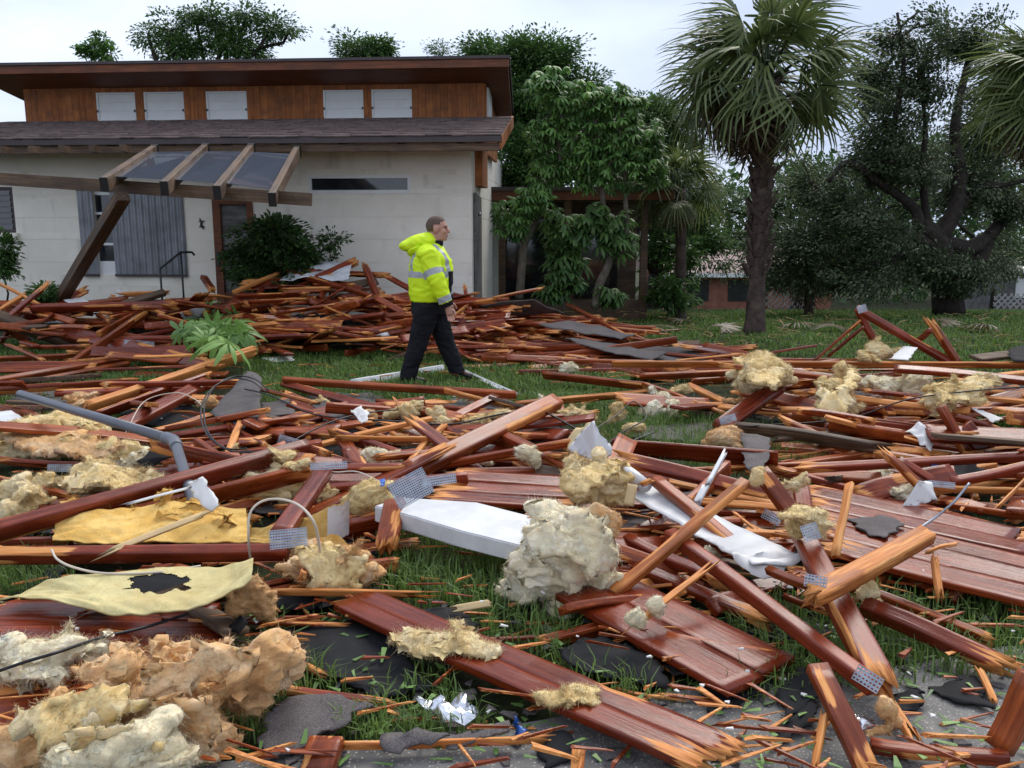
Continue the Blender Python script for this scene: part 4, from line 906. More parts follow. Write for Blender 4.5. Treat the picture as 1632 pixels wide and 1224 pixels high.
# ================================================================ debris: filler boards (many alike, shared meshes)
FILL = {}
def variants(m, dims, raws, n=7):
    out = []
    for i in range(n):
        w, t = dims[i % len(dims)]; me = timber_mesh(1.0, w, t, nseed(), ['bb', 'cb', 'cc', 'bc'][i % 4], raws[i % len(raws)], random.uniform(-.02, .02), random.uniform(.04, .16), 9); me.materials.append(M[m]); out.append(me)
    return out
D24 = [(.09, .04), (.04, .09), (.14, .03), (.06, .03), (.035, .05)]
FILL['red'] = variants('red', D24, [.05, .2, .0, .12], 8); FILL['purple'] = variants('purple', D24, [.05, .2], 6); FILL['orange'] = variants('red', [(.05, .03), (.03, .03), (.07, .025)], [.85, .45, .85], 7); FILL['thin'] = variants('red', [(.022, .012), (.03, .015), (.018, .018)], [.3, .9, .6], 6); FILL['dark'] = variants('deck', [(.14, .025), (.2, .022), (.1, .04)], [.05, .15], 5)
FILL['grey'] = variants('brown', D24, [0], 5)
rf = np.random.default_rng(77)
KL = {'red': 'broken red-stained timber', 'purple': 'broken purplish painted timber', 'orange': 'freshly split orange stick', 'thin': 'thin splintered lath', 'dark': 'dark wet red board', 'grey': 'weathered grey-brown board'}
MARKS = [(60, 470, 'leaning dark post'), (190, 480, 'iron handrail'), (290, 470, 'front door'), (400, 480, 'round bush'), (470, 450, 'crumpled white metal panel'), (520, 430, 'crest of the house heap'), (600, 470, 'upright red plank'), (500, 530, 'torn black felt roll'), (350, 520, 'fallen leafy branch'), (650, 490, 'walking person'), (740, 500, 'grey plank door'), (200, 540, 'wide flat purplish board'), (40, 540, 'slim leaning stick'), (660, 540, 'bent white strip'), (745, 525, 'level white strip'), (840, 500, 'black shingle flap'), (940, 530, 'large shingled roof piece'), (1080, 570, 'smaller shingle piece'), (850, 570, 'lawn before the person'), (1000, 600, 'long dark level board'), (1160, 590, 'tan fluff ball end of the rail'), (1000, 500, 'jutting dark plank'),
 (150, 630, 'bright orange edged plank'), (60, 690, 'insulation under the conduit'), (260, 680, 'conduit elbow'), (370, 650, 'upturned shingle flap'), (440, 700, 'cable-crossed truss plate'), (520, 740, 'upper truss plate'), (600, 650, 'pinkish sloping beam'), (650, 700, 'level raw orange board'), (680, 770, 'large bent truss plate'), (770, 690, 'big square beam'), (830, 740, 'fluffy wet beam'), (930, 720, 'white foam wedge'), (1000, 670, 'black wire tangle'), (1060, 640, 'pale fluff on grass'), (1130, 720, 'wide board on edge'), (1190, 650, 'broad purple plank'), (1260, 640, 'hanging torn batt'), (1300, 700, 'sloping red-brown beam'), (1420, 640, 'greyish insulation under the rail'), (1520, 680, 'stout orange-red post'), (1600, 640, 'long pale torn strip'), (1440, 570, 'broken roof truss'), (1400, 720, 'crossing splintered beam'), (1560, 770, 'black felt piece'), (1240, 790, 'fluff-capped stub'),
 (60, 800, 'massive slanting beam'), (250, 840, 'golden batt'), (100, 900, 'curled yellow sheet'), (430, 880, 'hooped pale wire'), (560, 860, 'tan insulation heap'), (720, 850, 'thick white panel'), (900, 900, 'big pale insulation mass'), (1080, 850, 'propped orange beam'), (1180, 930, 'long straight roadside beam'), (1330, 860, 'upright yellow stick'), (1420, 900, 'shattered brown beam'), (1550, 880, 'large plank panel'), (1020, 960, 'smooth deck panel'), (350, 960, 'tan fluff'), (1300, 960, 'torn purple beam')]
SPECS = []
def fill_one(kind, c, ang, tilt, L, px, py, sc=1.0):
    vi = int(rf.integers(0, len(FILL[kind]))); d = Vector((math.cos(ang) * math.cos(tilt), math.sin(ang) * math.cos(tilt), math.sin(tilt)))
    n1 = Vector((rf.normal(0, .35), rf.normal(-.25, .45), 1)); mw = Matrix.Translation(Vector(c) - d * L / 2) @ axes(Vector((0, 0, 0)), d, n1) @ Matrix.Diagonal((L, sc, sc, 1))
    wid = {'red': .08, 'purple': .08, 'orange': .05, 'thin': .022, 'dark': .14, 'grey': .08}[kind] * sc; SPECS.append((L * wid * scale_at(c) ** 2, kind, vi, mw, L, px, py))
def flush_fillers(limit=290):
    SPECS.sort(key=lambda s_: -s_[0])
    for (a_, kind, vi, mw, L, px, py) in SPECS[:limit]:
        mk = min(MARKS, key=lambda q: (q[0] - px) ** 2 + 2.5 * (q[1] - py) ** 2)[2]; ln = 'long ' if L > 1.0 else 'short ' if L < .5 else ''
        o = link(bpy.data.objects.new('broken_timber', FILL[kind][vi])); o.matrix_world = mw; lab = ln + KL[kind] + ' lying near the ' + mk; tag(o, lab, 'timber', lab)
    V = []; Q = []; Tt = []; RW = []; RN = []; QM = []; TM = []; mats = ['red', 'purple', 'deck', 'brown']; mi = {'red': 0, 'orange': 0, 'thin': 0, 'purple': 1, 'dark': 2, 'grey': 3}; n0 = 0; cache = {}
    for (a_, kind, vi, mw, L, px, py) in SPECS[limit:]:
        me = FILL[kind][vi]
        if me.name not in cache:
            co = np.empty(len(me.vertices) * 3); me.vertices.foreach_get('co', co); rw = np.empty(len(me.vertices)); me.attributes['raw'].data.foreach_get('value', rw)
            cache[me.name] = (co.reshape(-1, 3), rw, np.array([list(p.vertices) for p in me.polygons if len(p.vertices) == 4]), np.array([list(p.vertices) for p in me.polygons if len(p.vertices) == 3]))
        co, rw, q, t = cache[me.name]; W = np.array(mw); V.append(co @ W[:3, :3].T + W[:3, 3]); Q.append(q + n0); Tt.append(t + n0); n0 += len(co); RW.append(rw); RN.append(np.full(len(co), rf.random())); QM += [mi[kind]] * len(q); TM += [mi[kind]] * len(t)
    me = npmesh('small_boards', np.concatenate(V), [np.concatenate(Q), np.concatenate(Tt)]); fattr(me, 'raw', np.concatenate(RW)); fattr(me, 'rnd', np.concatenate(RN)); o = mobj('small_boards', me, [M[q] for q in mats])
    if len(me.polygons) == len(QM) + len(TM): me.polygons.foreach_set('material_index', QM + TM)
    tag(o, 'mass of smaller broken boards and laths filling the debris heaps', 'debris', None, 'stuff')
def fillers(n, xr, yr, Yf, where, group, kinds, Lr, slope=0.0, spread=.3, tsp=.06, depth=.35, sc=1.0, keep=None):
    kinds = list(kinds) + [('grey', .5), ('orange', .6)]; ks, ws = zip(*kinds); ws = np.array(ws) / sum(ws)
    for i in range(n):
        px, py = rf.uniform(*xr), rf.uniform(*yr)
        if keep and not keep(px, py): continue
        Y_ = Yf(px, py) + rf.random() ** 2 * depth; c = PD(px, py, Yf(px, py)); c = Vector((c.x, c.y + (Y_ - Yf(px, py)), max(.03, c.z - (Y_ - Yf(px, py)) * .5)))
        k = ks[rf.choice(len(ks), p=ws)]; L = rf.uniform(*Lr) * (1.2 if k in ('red', 'purple') else .9); a = slope + rf.normal(0, spread) + (math.pi if rf.random() < .5 else 0); tl = rf.normal(0, tsp); h = abs(math.sin(tl)) * L / 2 + .015
        c.z = max(c.z, h); fill_one(k, c, a, tl, L, px, py, sc=sc)
# heap before the house wall, left and middle
Yl = lambda x, y: 10.4 + 2.7 * max(0, (562 - y)) / 120
crest = lambda x: np.interp(x, [-40, 60, 200, 330, 420, 480, 560, 600, 650, 760, 800], [462, 470, 476, 468, 452, 440, 428, 448, 458, 470, 478])
kp = lambda x, y: y > crest(x) + 4 and not (420 < x < 600 and y > 545) and not (230 < x < 420 and y > 500 and rf.random() < .5) and not (x < 330 and y > 520 and rf.random() < .5)
fillers(330, (-40, 790), (432, 560), Yl, 'in the heap against the house wall', 'boards heaped against the house', [('red', 6), ('purple', 1.8), ('orange', 1.0), ('thin', .8), ('dark', 2.2)], (.35, 1.5), 0, .5, .10, .5, keep=kp)
fillers(70, (-40, 790), (432, 540), Yl, '', '', [('red', 4), ('purple', 2), ('orange', 1.2), ('dark', 2)], (.5, 1.3), 0, 1.2, .35, .2, keep=kp)
# long low heap of laths running right towards the palm
Yr = lambda x, y: 9.3 + 4.2 * max(0, 606 - y) / 112
kr = lambda x, y: y > np.interp(x, [620, 760, 900, 1000, 1140, 1260], [505, 492, 500, 520, 556, 584]) and y < np.interp(x, [620, 700, 800, 900, 1000, 1260], [552, 556, 580, 592, 612, 622])
fillers(560, (620, 1260), (490, 622), Yr, 'in the long low heap running towards the palm', 'boards in the low heap by the palm', [('red', 5), ('thin', 2.0), ('orange', 1.5), ('purple', 1), ('dark', 1)], (.4, 1.7), -.28, .38, .06, .35, keep=kr)
# foreground pile
NEARG = [[(q[0], q[1]) for q in pl] for pl in near]
def free(x, y): return not any(inpoly(np.array([x]), np.array([y]), pl)[0] for pl in NEARG)
def Yg(zlo, zhi):
    def f(x, y): z_ = rf.uniform(zlo, zhi); return P(x, y, z_).y
    return f
k1 = lambda x, y: (free(x, y) or rf.random() < .12) and not (x < 270 and y > 655 and rf.random() < .8)
fillers(270, (-30, 1660), (640, 790), Yg(.02, .10), 'lying in the middle of the debris field', 'loose boards in mid field', [('red', 4), ('purple', 1.5), ('orange', 1.8), ('thin', 1.3), ('dark', 1.2)], (.3, 1.3), 0, .75, .13, .01, keep=k1)
k2 = lambda x, y: (free(x, y) or rf.random() < .06) and not (x > 850 and y > 1000) and not (430 < x < 900 and y > 950) and not (x < 460 and rf.random() < .7)
fillers(230, (-30, 1660), (780, 1010), Yg(.02, .08), 'scattered among the larger foreground beams', 'loose boards in the foreground', [('red', 4), ('orange', 1.6), ('thin', 2), ('dark', 1.4)], (.15, .8), 0, .8, .08, .01, sc=.8, keep=k2)
fillers(30, (-30, 330), (560, 650), Yg(.03, .12), 'on the grass left of the leafy branch', 'loose boards on the left lawn', [('red', 4), ('purple', 2), ('orange', 1), ('dark', 1)], (.5, 1.6), .1, .3, .03, .01, keep=lambda x, y: rf.random() < .6)
fillers(90, (1230, 1660), (604, 730), Yg(.04, .2), 'in the tangle under the long raw rail', 'boards under the long raw rail', [('red', 4), ('orange', 1.3), ('thin', 1.5), ('dark', 2), ('purple', 1)], (.3, 1.3), 0, .45, .08, .01)
flush_fillers()
# ================================================================ debris: the boards one can tell apart
# -- left: before the house
T(112, 583, 234, 497, 5, 10, .06, .34, 'short reddish beam propped up steeply over the wide flat purplish board', 'red', 'cc', .25)
T(88, 527, 330, 584, 20, 8, .26, .10, 'wide flat purplish board lying askew beside the leafy branch', 'purple', 'cb', .12, 60)
T(-20, 574, 289, 562, 3, 8, .06, .10, 'long thin red board lying level across the grass below the purplish board', 'red', 'cb', .1)
T(-20, 610, 214, 570, 6, 8, .08, .12, 'red beam with a peeled white edge lying on the grass above the grey conduit', 'red', 'cb', .15)
T(-20, 622, 205, 580, 5, 7, .05, .07, 'red beam lying against the white-edged beam', 'red', 'cc', .1)
T(-20, 625, 202, 609, 3, 10, .12, .14, 'straight red board on edge over the grass behind the grey conduit', 'red', 'cb', .3)
T(-20, 500, 128, 552, 16, 10, .30, .06, 'broad brownish roof board sliding down the heap next to the leafy branch', 'brown', 'cb', .1, 60)
T(50, 492, 276, 487, 6, 11, .50, .52, 'wide dull red board lying level at the foot of the leaning post', 'purple', 'cb', .2)
T(0, 548, 57, 463, 3, 5, .05, .75, 'slim reddish stick standing aslant in the heap by the leaning post', 'red', 'cb', .2)
T(0, 494, 43, 468, 4, 5, .5, .72, 'orange split stick crossing the slim aslant stick', 'orange', 'bb', .9)
T(0, 453, 67, 488, 3, 4, .78, .55, 'thin orange lath sloping down above the slim aslant stick', 'orange', 'bb', .9)
T(66, 516, 200, 513, 3, 5, .33, .35, 'long thin board with white paint in front of the leaning post', 'white', 'cc', 0)
T(230, 511, 300, 499, 3, 7, .35, .42, 'red board stub touching the leafy branch', 'red', 'bb', .3)
T(198, 470, 262, 466, 3, 6, .63, .66, 'orange split board under the handrail', 'orange', 'bb', .8)
T(195, 486, 262, 466, 8, 6, .5, .62, 'grey-brown weathered board lying under the handrail posts', 'brown', 'cc', 0)
T(325, 442, 338, 462, 8, 5, .82, .6, 'short red plank standing on end beside the door', 'red', 'cb', .1)
T(372, 467, 443, 436, 4, 5, .62, .82, 'bright orange stick pointing up out of the heap by the bush', 'orange', 'cb', .8)
T(458, 433, 594, 473, 4, 6, .88, .58, 'long red beam sloping down across the top of the heap', 'red', 'cc', .1)
T(505, 445, 563, 419, 11, 5, .80, .95, 'wide purplish plank jutting from the crest of the heap', 'purple', 'cb', .15, 60)
T(582, 424, 620, 519, 9, 4, .98, .36, 'red plank standing upright against the heap behind the person', 'red', 'bc', .15, 65)
T(458, 461, 521, 459, 3, 4, .66, .67, 'short pale split stick near the crest of the heap', 'orange', 'bb', .95)
T(378, 483, 478, 478, 3, 6, .5, .54, 'orange-edged red board lying level in the heap behind the leafy branch', 'red', 'cb', .6)
T(378, 472, 482, 469, 3, 6, .58, .62, 'red board lying level just above the orange-edged one', 'red', 'cb', .2)
T(440, 500, 534, 486, 3, 5, .42, .5, 'red board with a forked broken end below the heap crest', 'red', 'cb', .4)
T(534, 488, 652, 469, 3, 6, .48, .6, 'long dark red board rising behind the upright plank', 'purple', 'cc', .1)
T(436, 496, 490, 533, 4, 5, .44, .18, 'splintered stick lying over the black roofing roll', 'red', 'bb', .7)
T(426, 554, 492, 534, 3, 6, .08, .18, 'red board propped on the black roofing roll', 'red', 'cb', .3)
T(903, 486, 1003, 538, 4, 5, .42, .2, 'dark red plank sticking up out of the low heap by the umbrella trees', 'red', 'cb', .3)
T(795, 473, 862, 460, 3, 3, .6, .75, 'thin red board poking out beside the grey plank door', 'red', 'bb', .2)
sheet('roofing_roll', 'torn black roofing felt bulging out of the heap beside the lawn', [(412, 512, .30), (500, 502, .38), (586, 510, .34), (592, 545, .06), (500, 552, .03), (420, 548, .03)], .01, 'black', .05, 3)
for (pts, lab) in (([(856, 518, .36), (905, 512, .40), (1012, 534, .28), (990, 542, .26), (900, 526, .34)], 'large grey shingled roof piece slid down the low heap'), ([(900, 540, .24), (980, 548, .2), (1062, 566, .14), (1040, 574, .12), (940, 556, .18)], 'narrow grey shingled strip below the large roof piece'), ([(980, 548, .16), (1090, 556, .13), (1165, 570, .08), (1060, 580, .06)], 'smaller dark shingle piece at the low end of the lath heap'), ([(760, 486, .5), (850, 478, .55), (900, 500, .4), (800, 505, .4)], 'black shingle flap beside the grey plank door')):
    sheet('shingle_sheet', lab, pts, .012, 'shingle', .03, 3, cat='roofing')
# -- white trim pieces near the man
T(560, 611, 706, 587, 11, 2, .03, .03, 'white flat trim board lying on the grass under the person', 'white', 'cc', 0, 75, cat='trim board')
T(609, 535, 665, 521, 6, 2, .27, .33, 'bent white metal strip behind the legs of the person', 'white', 'bb', 0, 70, cat='trim board')
T(712, 524, 775, 522, 5, 3, .33, .33, 'white metal strip lying level ahead of the person', 'white', 'cc', 0, 70, cat='trim board')
T(738, 590, 822, 627, 3, 1.5, .04, .04, 'thin white lath on the grass in front of the person', 'white', 'bb', 0, 70, cat='trim board')
T(768, 606, 800, 622, 4, 1.5, .03, .03, 'short white strip beside the thin white lath', 'white', 'bb', 0, 70, cat='trim board')
sheet('white_scrap', 'crumpled white metal panel on the heap beside the bush', [(444, 448, .80), (470, 432, .88), (520, 412, 1.0), (560, 425, .92), (556, 450, .78), (500, 445, .80)], .006, 'white', .05, 4)
sheet('white_scrap', 'torn white board piece beside the leafy branch', [(287, 500, .42), (305, 494, .46), (328, 492, .46), (322, 515, .34), (302, 522, .3)], .006, 'white', .02)
sheet('white_scrap', 'small white square board at the foot of the leaning post', [(102, 478, .62), (132, 474, .64), (145, 484, .56), (115, 487, .55)], .008, 'white', .01)
sheet('white_scrap', 'small white triangular scrap below the corrugated shutters', [(184, 473, .6), (190, 458, .7), (198, 472, .6)], .006, 'white', .01)
sheet('white_scrap', 'white scrap lying on the lawn behind the black felt', [(416, 570, .03), (466, 568, .03), (470, 575, .03), (436, 577, .03)], .006, 'white', .01, torn=.03)
# -- middle band, left
T(137, 651, 400, 562, 8, 14, .10, .34, 'long bright orange edged plank slanting up to the grey felt scrap', 'orange', 'cb', .8, 50)
T(150, 664, 330, 600, 5, 12, .08, .22, 'dark red plank right under the bright orange edged one', 'deck', 'cb', .1)
T(196, 680, 330, 610, 16, 10, .12, .2, 'wide purplish beam pointing at the hanging wire loop', 'purple', 'cc', .05)
T(243, 688, 332, 664, 6, 6, .1, .12, 'short red beam beneath the wide purplish beam', 'red', 'cb', .2)
T(274, 695, 425, 671, 7, 6, .1, .14, 'purplish board running under the black wire loop', 'purple', 'cb', .15)
T(285, 710, 395, 706, 2, 8, .08, .1, 'raw orange board on edge below the black wire loop', 'orange', 'cc', .9)
T(-20, 730, 110, 745, 4, 9, .12, .10, 'red board crossing the insulation drift under the conduit', 'red', 'cb', .3)
T(-20, 760, 130, 795, 5, 9, .14, .10, 'dark red board half buried in the tangled tan insulation', 'red', 'cb', .2)
T(-20, 852, 489, 714, 14, 22, .20, .30, 'massive long purple-red beam slanting past the grey conduit elbow', 'purple', 'cc', .06)
T(110, 848, 495, 750, 6, 24, .10, .24, 'dark red beam lying just below the massive slanting beam', 'red', 'cb', .08)
T(480, 748, 650, 745, 9, 9, .2, .2, 'level purplish beam meeting the slanting beam at a truss plate', 'purple', 'cb', .1)
T(-20, 886, 458, 880, 14, 18, .16, .18, 'long level purple-red beam in front of the yellow batt', 'purple', 'bc', .1)
T(447, 853, 517, 750, 26, 8, .26, .3, 'short purple beam standing up between two truss plates', 'purple', 'cc', .03, 62)
T(545, 846, 664, 820, 10, 26, .10, .14, 'stack-like dark red board behind the white soffit', 'deck', 'cb', .1)
T(378, 683, 498, 661, 4, 6, .13, .16, 'orange-red stick in front of the grey felt scrap', 'red', 'cb', .6)
T(404, 672, 480, 674, 9, 3, .11, .11, 'pinkish flat board behind the orange-red stick', 'purple', 'cb', .05, 65)
T(452, 611, 610, 654, 10, 5, .10, .10, 'pinkish painted beam sloping down to the black cable', 'purple', 'cb', .1)
T(452, 606, 822, 630, 5, 9, .14, .14, 'long straight red beam in front of the feet of the person', 'red', 'cc', .05)
T(718, 669, 790, 631, 11, 5, .08, .16, 'short purplish beam under the end of the long straight beam', 'purple', 'cc', .05)
T(550, 698, 752, 702, 3, 9, .18, .18, 'level raw orange board under the forked splinter', 'orange', 'bb', .9)
T(619, 676, 710, 693, 7, 4, .16, .14, 'forked raw splinter lying over the level orange board', 'orange', 'bb', .95, jag=.25)
T(694, 681, 750, 695, 13, 3, .15, .15, 'short flat purplish plank beside the forked splinter', 'purple', 'cb', .05, 65)
T(455, 690, 552, 697, 4, 8, .12, .12, 'dark red board beside the level orange board', 'red', 'cb', .1)
T(560, 668, 720, 662, 3, 8, .1, .1, 'red board lying behind the forked splinter', 'red', 'cb', .2)
T(600, 640, 760, 655, 4, 7, .08, .08, 'red board lying below the long straight beam', 'red', 'cb', .2)
T(650, 752, 886, 640, 24, 10, .18, .34, 'big reddish square beam rising from the large truss plate', 'red', 'cc', .12, 58)
T(796, 692, 912, 748, 11, 10, .22, .2, 'wet red beam with fluff on it sloping to the tan clump', 'red', 'cb', .1)
T(790, 722, 866, 764, 8, 8, .1, .08, 'dark red beam end below the fluffy wet beam', 'red', 'cb', .1)
T(630, 800, 615, 872, 30, 8, .26, .12, 'splintered red-orange stub hanging under the large truss plate', 'red', 'cb', .35, 62, jag=.1)
T(940, 770, 1056, 812, 8, 10, .1, .1, 'dark red board disappearing under the white sheet', 'red', 'cb', .1)
# -- middle band, right
T(820, 646, 1024, 626, 4, 9, .1, .13, 'long orange-red board rising to the pale fluff', 'orange', 'cb', .5)
T(866, 598, 1032, 616, 4, 10, .12, .12, 'dark red board lying level over the grass behind the pale fluff', 'red', 'cb', .1)
T(1096, 614, 1184, 655, 8, 5, .14, .08, 'orange plank sloping down towards the purple plank', 'orange', 'cb', .6)
T(1147, 682, 1242, 614, 24, 5, .10, .34, 'broad smooth purple plank propped up at the tan fluff', 'purple', 'cc', .05, 70)
T(976, 712, 1240, 733, 4, 24, .14, .16, 'wide dark red board on edge in front of the grass patch', 'deck', 'cc', .05)
T(1020, 600, 1250, 590, 4, 8, .16, .18, 'red board directly under the long raw rail', 'red', 'cb', .1)
T(975, 580, 1660, 582, 3, 9, .38, .42, 'very long straight raw rail lying level in front of the broken truss', 'orange', 'cc', .5)
T(1275, 609, 1512, 588, 4, 7, .30, .34, 'splintered red board hanging just under the long raw rail', 'red', 'bb', .4)
T(1240, 620, 1330, 612, 3, 7, .22, .24, 'short red board beside the hanging batt', 'red', 'cb', .2)
T(1253, 672, 1374, 728, 7, 8, .26, .1, 'red-brown beam sloping down below the hanging batt', 'red', 'bc', .15)
T(1500, 648, 1541, 724, 12, 6, .42, .1, 'stout orange-red post standing aslant under the rail', 'red', 'cc', .25, 60)
T(1535, 680, 1572, 722, 26, 5, .28, .1, 'broad dark plank leaning beside the stout orange-red post', 'deck', 'cc', .05, 65)
T(1519, 664, 1596, 686, 6, 8, .3, .2, 'dark red beam running off from the stout post', 'red', 'cb', .1)
T(1440, 636, 1500, 650, 5, 8, .34, .32, 'short blunt red beam end beside the stout post', 'red', 'bb', .2)
T(1319, 699, 1480, 696, 3, 6, .14, .14, 'level thin red board behind the white crumpled paper', 'red', 'cb', .3)
T(1372, 700, 1500, 712, 4, 6, .1, .1, 'red board lying under the white crumpled paper', 'red', 'cb', .2)
T(1286, 746, 1660, 726, 9, 9, .22, .24, 'long pinkish square beam with one splintered end', 'purple', 'bc', .08, jag=.22)
T(1060, 752, 1292, 740, 4, 7, .1, .1, 'thin red board in line with the long pinkish beam', 'red', 'cb', .1)
T(1410, 724, 1490, 797, 8, 9, .34, .14, 'splintered beam crossing over the long pinkish beam', 'red', 'bc', .3)
T(1432, 732, 1490, 767, 9, 5, .28, .18, 'purple beam meeting the splintered crossing beam', 'purple', 'cc', .05)
T(1515, 768, 1660, 738, 10, 9, .16, .26, 'purplish beam slanting up behind the black felt', 'purple', 'cc', .08)
T(1484, 778, 1660, 784, 3, 9, .14, .14, 'raw yellowish board on edge below the black felt', 'orange', 'cc', .8)
T(1508, 806, 1660, 827, 3, 9, .08, .08, 'dark red board lying level above the big plank panel', 'red', 'cb', .1)
T(1591, 808, 1640, 758, 3, 4, .1, .2, 'thin stick leaning over the raw yellowish board', 'orange', 'bb', .6)
T(1212, 752, 1264, 820, 22, 10, .4, .24, 'thick red beam end poking up beside the fluff-topped beam', 'red', 'cc', .1, 60)
T(1275, 772, 1282, 812, 24, 4, .22, .14, 'short purplish stub under the yellow fluff cap', 'purple', 'cc', .05, 65)
T(1331, 887, 1354, 771, 10, 5, .16, .38, 'clean raw yellow stick standing almost upright', 'orange', 'cc', .9)
T(1489, 880, 1497, 953, 9, 5, .26, .14, 'short raw splinter dangling from the brown beam', 'orange', 'bb', .9, jag=.2)
T(1476, 882, 1530, 862, 4, 4, .24, .26, 'tiny split stick crossing the dangling splinter', 'orange', 'bb', .9)
# -- truss frame on the right
tr = empty('roof_truss', P(1400, 578, .3)); tag(tr, 'broken pinkish roof truss standing up behind the long raw rail', 'truss')
def TP(*a, **k):
    k['parent'] = None; o = T(*a, **k); mw = o.matrix_world.copy(); o.parent = tr; o.matrix_parent_inverse = Matrix.Translation(-tr.location)
    for q in ('label', 'category'):
        if q in o: del o[q]
    return o
TP(1367, 491, 1396, 550, 9, 4, .86, .46, 'x', 'purple', 'cc', .05, name='web_member'); TP(1374, 497, 1518, 580, 8, 7, .86, .36, 'x', 'purple', 'cc', .08, name='top_chord')
TP(1483, 514, 1528, 580, 8, 7, .76, .36, 'x', 'red', 'bc', .2, name='web_member'); TP(1482, 526, 1462, 545, 5, 5, .7, .55, 'x', 'purple', 'cc', .05, name='web_member')
TP(1372, 510, 1296, 577, 3, 3, .74, .3, 'x', 'red', 'cc', .5, name='brace'); TP(1376, 521, 1320, 568, 3, 3, .68, .35, 'x', 'purple', 'cc', .2, name='brace')
# -- foreground right
T(978, 946, 1188, 768, 16, 8, .10, .46, 'clean orange-red beam propped diagonally over the white sheet', 'orange', 'cc', .35, 55)
T(1046, 766, 1192, 886, 14, 12, .28, .16, 'red beam lying over the white sheet towards its torn end', 'red', 'cb', .12)
T(1000, 780, 1100, 822, 8, 10, .2, .16, 'dark beam crossing the upper part of the white sheet', 'red', 'cc', .05)
T(1068, 852, 1392, 1092, 17, 16, .24, .16, 'long straight red-brown beam ending in a truss plate by the road', 'purple', 'cc', .06)
T(1264, 826, 1402, 1084, 34, 12, .34, .12, 'long purple beam with a torn raw edge running to the road', 'purple', 'cb', .5, 60)
T(1395, 1080, 1460, 1186, 14, 8, .1, .04, 'raw splintered tail with fluff at the end of the torn beam', 'orange', 'bb', .9, jag=.2)
T(1298, 948, 1476, 854, 26, 14, .32, .32, 'brown-orange beam with a shattered end crossing the torn beam', 'orange', 'bc', .4, 55, jag=.1)
T(1225, 908, 1320, 945, 10, 9, .24, .28, 'short red beam joined to the shattered beam by a plate', 'red', 'cc', .05)
T(1250, 950, 1322, 978, 4, 8, .12, .12, 'dark red board lying under the joined beams', 'red', 'cb', .1)
T(1377, 966, 1588, 1056, 24, 16, .14, .08, 'smooth purple beam lying free on the grass with a split end', 'purple', 'cb', .15, 55)
T(1302, 1063, 1390, 1240, 32, 10, .20, .04, 'wide red-orange board running down to the asphalt', 'red', 'cb', .35, 62)
T(1388, 1188, 1606, 1212, 15, 14, .05, .06, 'short square red beam lying on the asphalt', 'red', 'cc', .12)
T(1592, 1192, 1648, 1078, 36, 12, .06, .3, 'thick red block with curved grain tilted up on the asphalt', 'red', 'cc', .05, 62)
T(1556, 1060, 1590, 1126, 9, 4, .07, .02, 'short raw orange stick beside the tilted red block', 'orange', 'bb', .9)
T(1294, 1240, 1317, 1126, 9, 6, .02, .12, 'raw split stick leaning beside the wide red-orange board', 'orange', 'bb', .85)
T(1522, 1102, 1574, 1112, 4, 4, .03, .03, 'tiny red stick lying on the asphalt', 'red', 'bb', .3)
T(1028, 985, 1120, 910, 9, 4, .16, .24, 'bundle-like raw yellow splinter lying over the dark panel', 'orange', 'bb', .95, jag=.25)
T(1062, 1012, 1230, 1044, 10, 5, .10, .08, 'narrow red board with raw edge along the back of the smooth panel', 'red', 'cb', .45)
T(1012, 905, 1210, 985, 16, 14, .10, .08, 'dark wet red board behind the bundle-like splinter', 'deck', 'cb', .1)
T(1000, 858, 1150, 930, 14, 12, .12, .1, 'dark red plank alongside the long straight beam', 'deck', 'cb', .15)
# -- foreground middle and left
T(441, 944, 656, 946, 4, 10, .10, .10, 'bright orange splintered board in front of the tan clump', 'orange', 'bb', .85, jag=.2)
T(422, 994, 512, 985, 7, 8, .06, .06, 'short orange-red board on the black felt', 'red', 'bb', .3)
T(446, 1098, 602, 1120, 10, 8, .05, .05, 'tapering red board beside the big tan insulation', 'red', 'bb', .25, jag=.25)
T(550, 1188, 842, 1180, 5, 10, .05, .05, 'long raw-edged stick along the road edge', 'orange', 'bb', .6)
T(466, 1050, 528, 1084, 10, 5, .05, .03, 'red wedge-shaped splinter in the grass', 'red', 'bb', .2, jag=.3)
T(505, 1236, 525, 1168, 52, 10, .02, .08, 'broad short red board end on the asphalt', 'red', 'cb', .2, 68)
T(915, 1240, 925, 1186, 16, 6, .02, .06, 'orange broken board end at the road edge', 'orange', 'cb', .7)
T(1045, 1105, 1140, 1116, 4, 3, .03, .03, 'thin raw stick in the grass below the smooth panel', 'orange', 'bb', .9)
T(980, 1098, 1090, 1117, 4, 3, .04, .03, 'longer raw stick in front of the black felt square', 'orange', 'bb', .9)
T(745, 1020, 880, 1015, 4, 4, .04, .04, 'slender dark stick in the grass behind the long deck board', 'red', 'bb', .3)
# -- deck panels
Wd = lambda *a: P(*a)
planks('deck_panel', 'long wet red deck board with stepped edge running to the road', P(520, 962, .10), P(1090, 1222, .09), P(602, 946, .10), 2, .03, 'deck', .12, 'cb')
planks('deck_panel', 'smooth wet red deck panel lying on black felt', P(885, 952, .10), P(1146, 1100, .08), P(1004, 922, .10), 2, .03, 'deck', .06, 'cc')
planks('deck_panel', 'large red plank panel lying flat behind the grass by the road', P(1318, 880, .12), P(1720, 985, .12), P(1290, 776, .14), 5, .03, 'deck', .05, 'bc')
planks('deck_panel', 'wet dark red plank panel under the yellow sheet', P(-60, 1055, .07), P(372, 1055, .07), P(-60, 965, .07), 3, .03, 'deck', .03, 'cc')
planks('deck_panel', 'dark red plank panel under the big tan insulation', P(-80, 1190, .05), P(150, 1160, .05), P(-80, 1070, .05), 2, .03, 'deck', .08, 'cb')
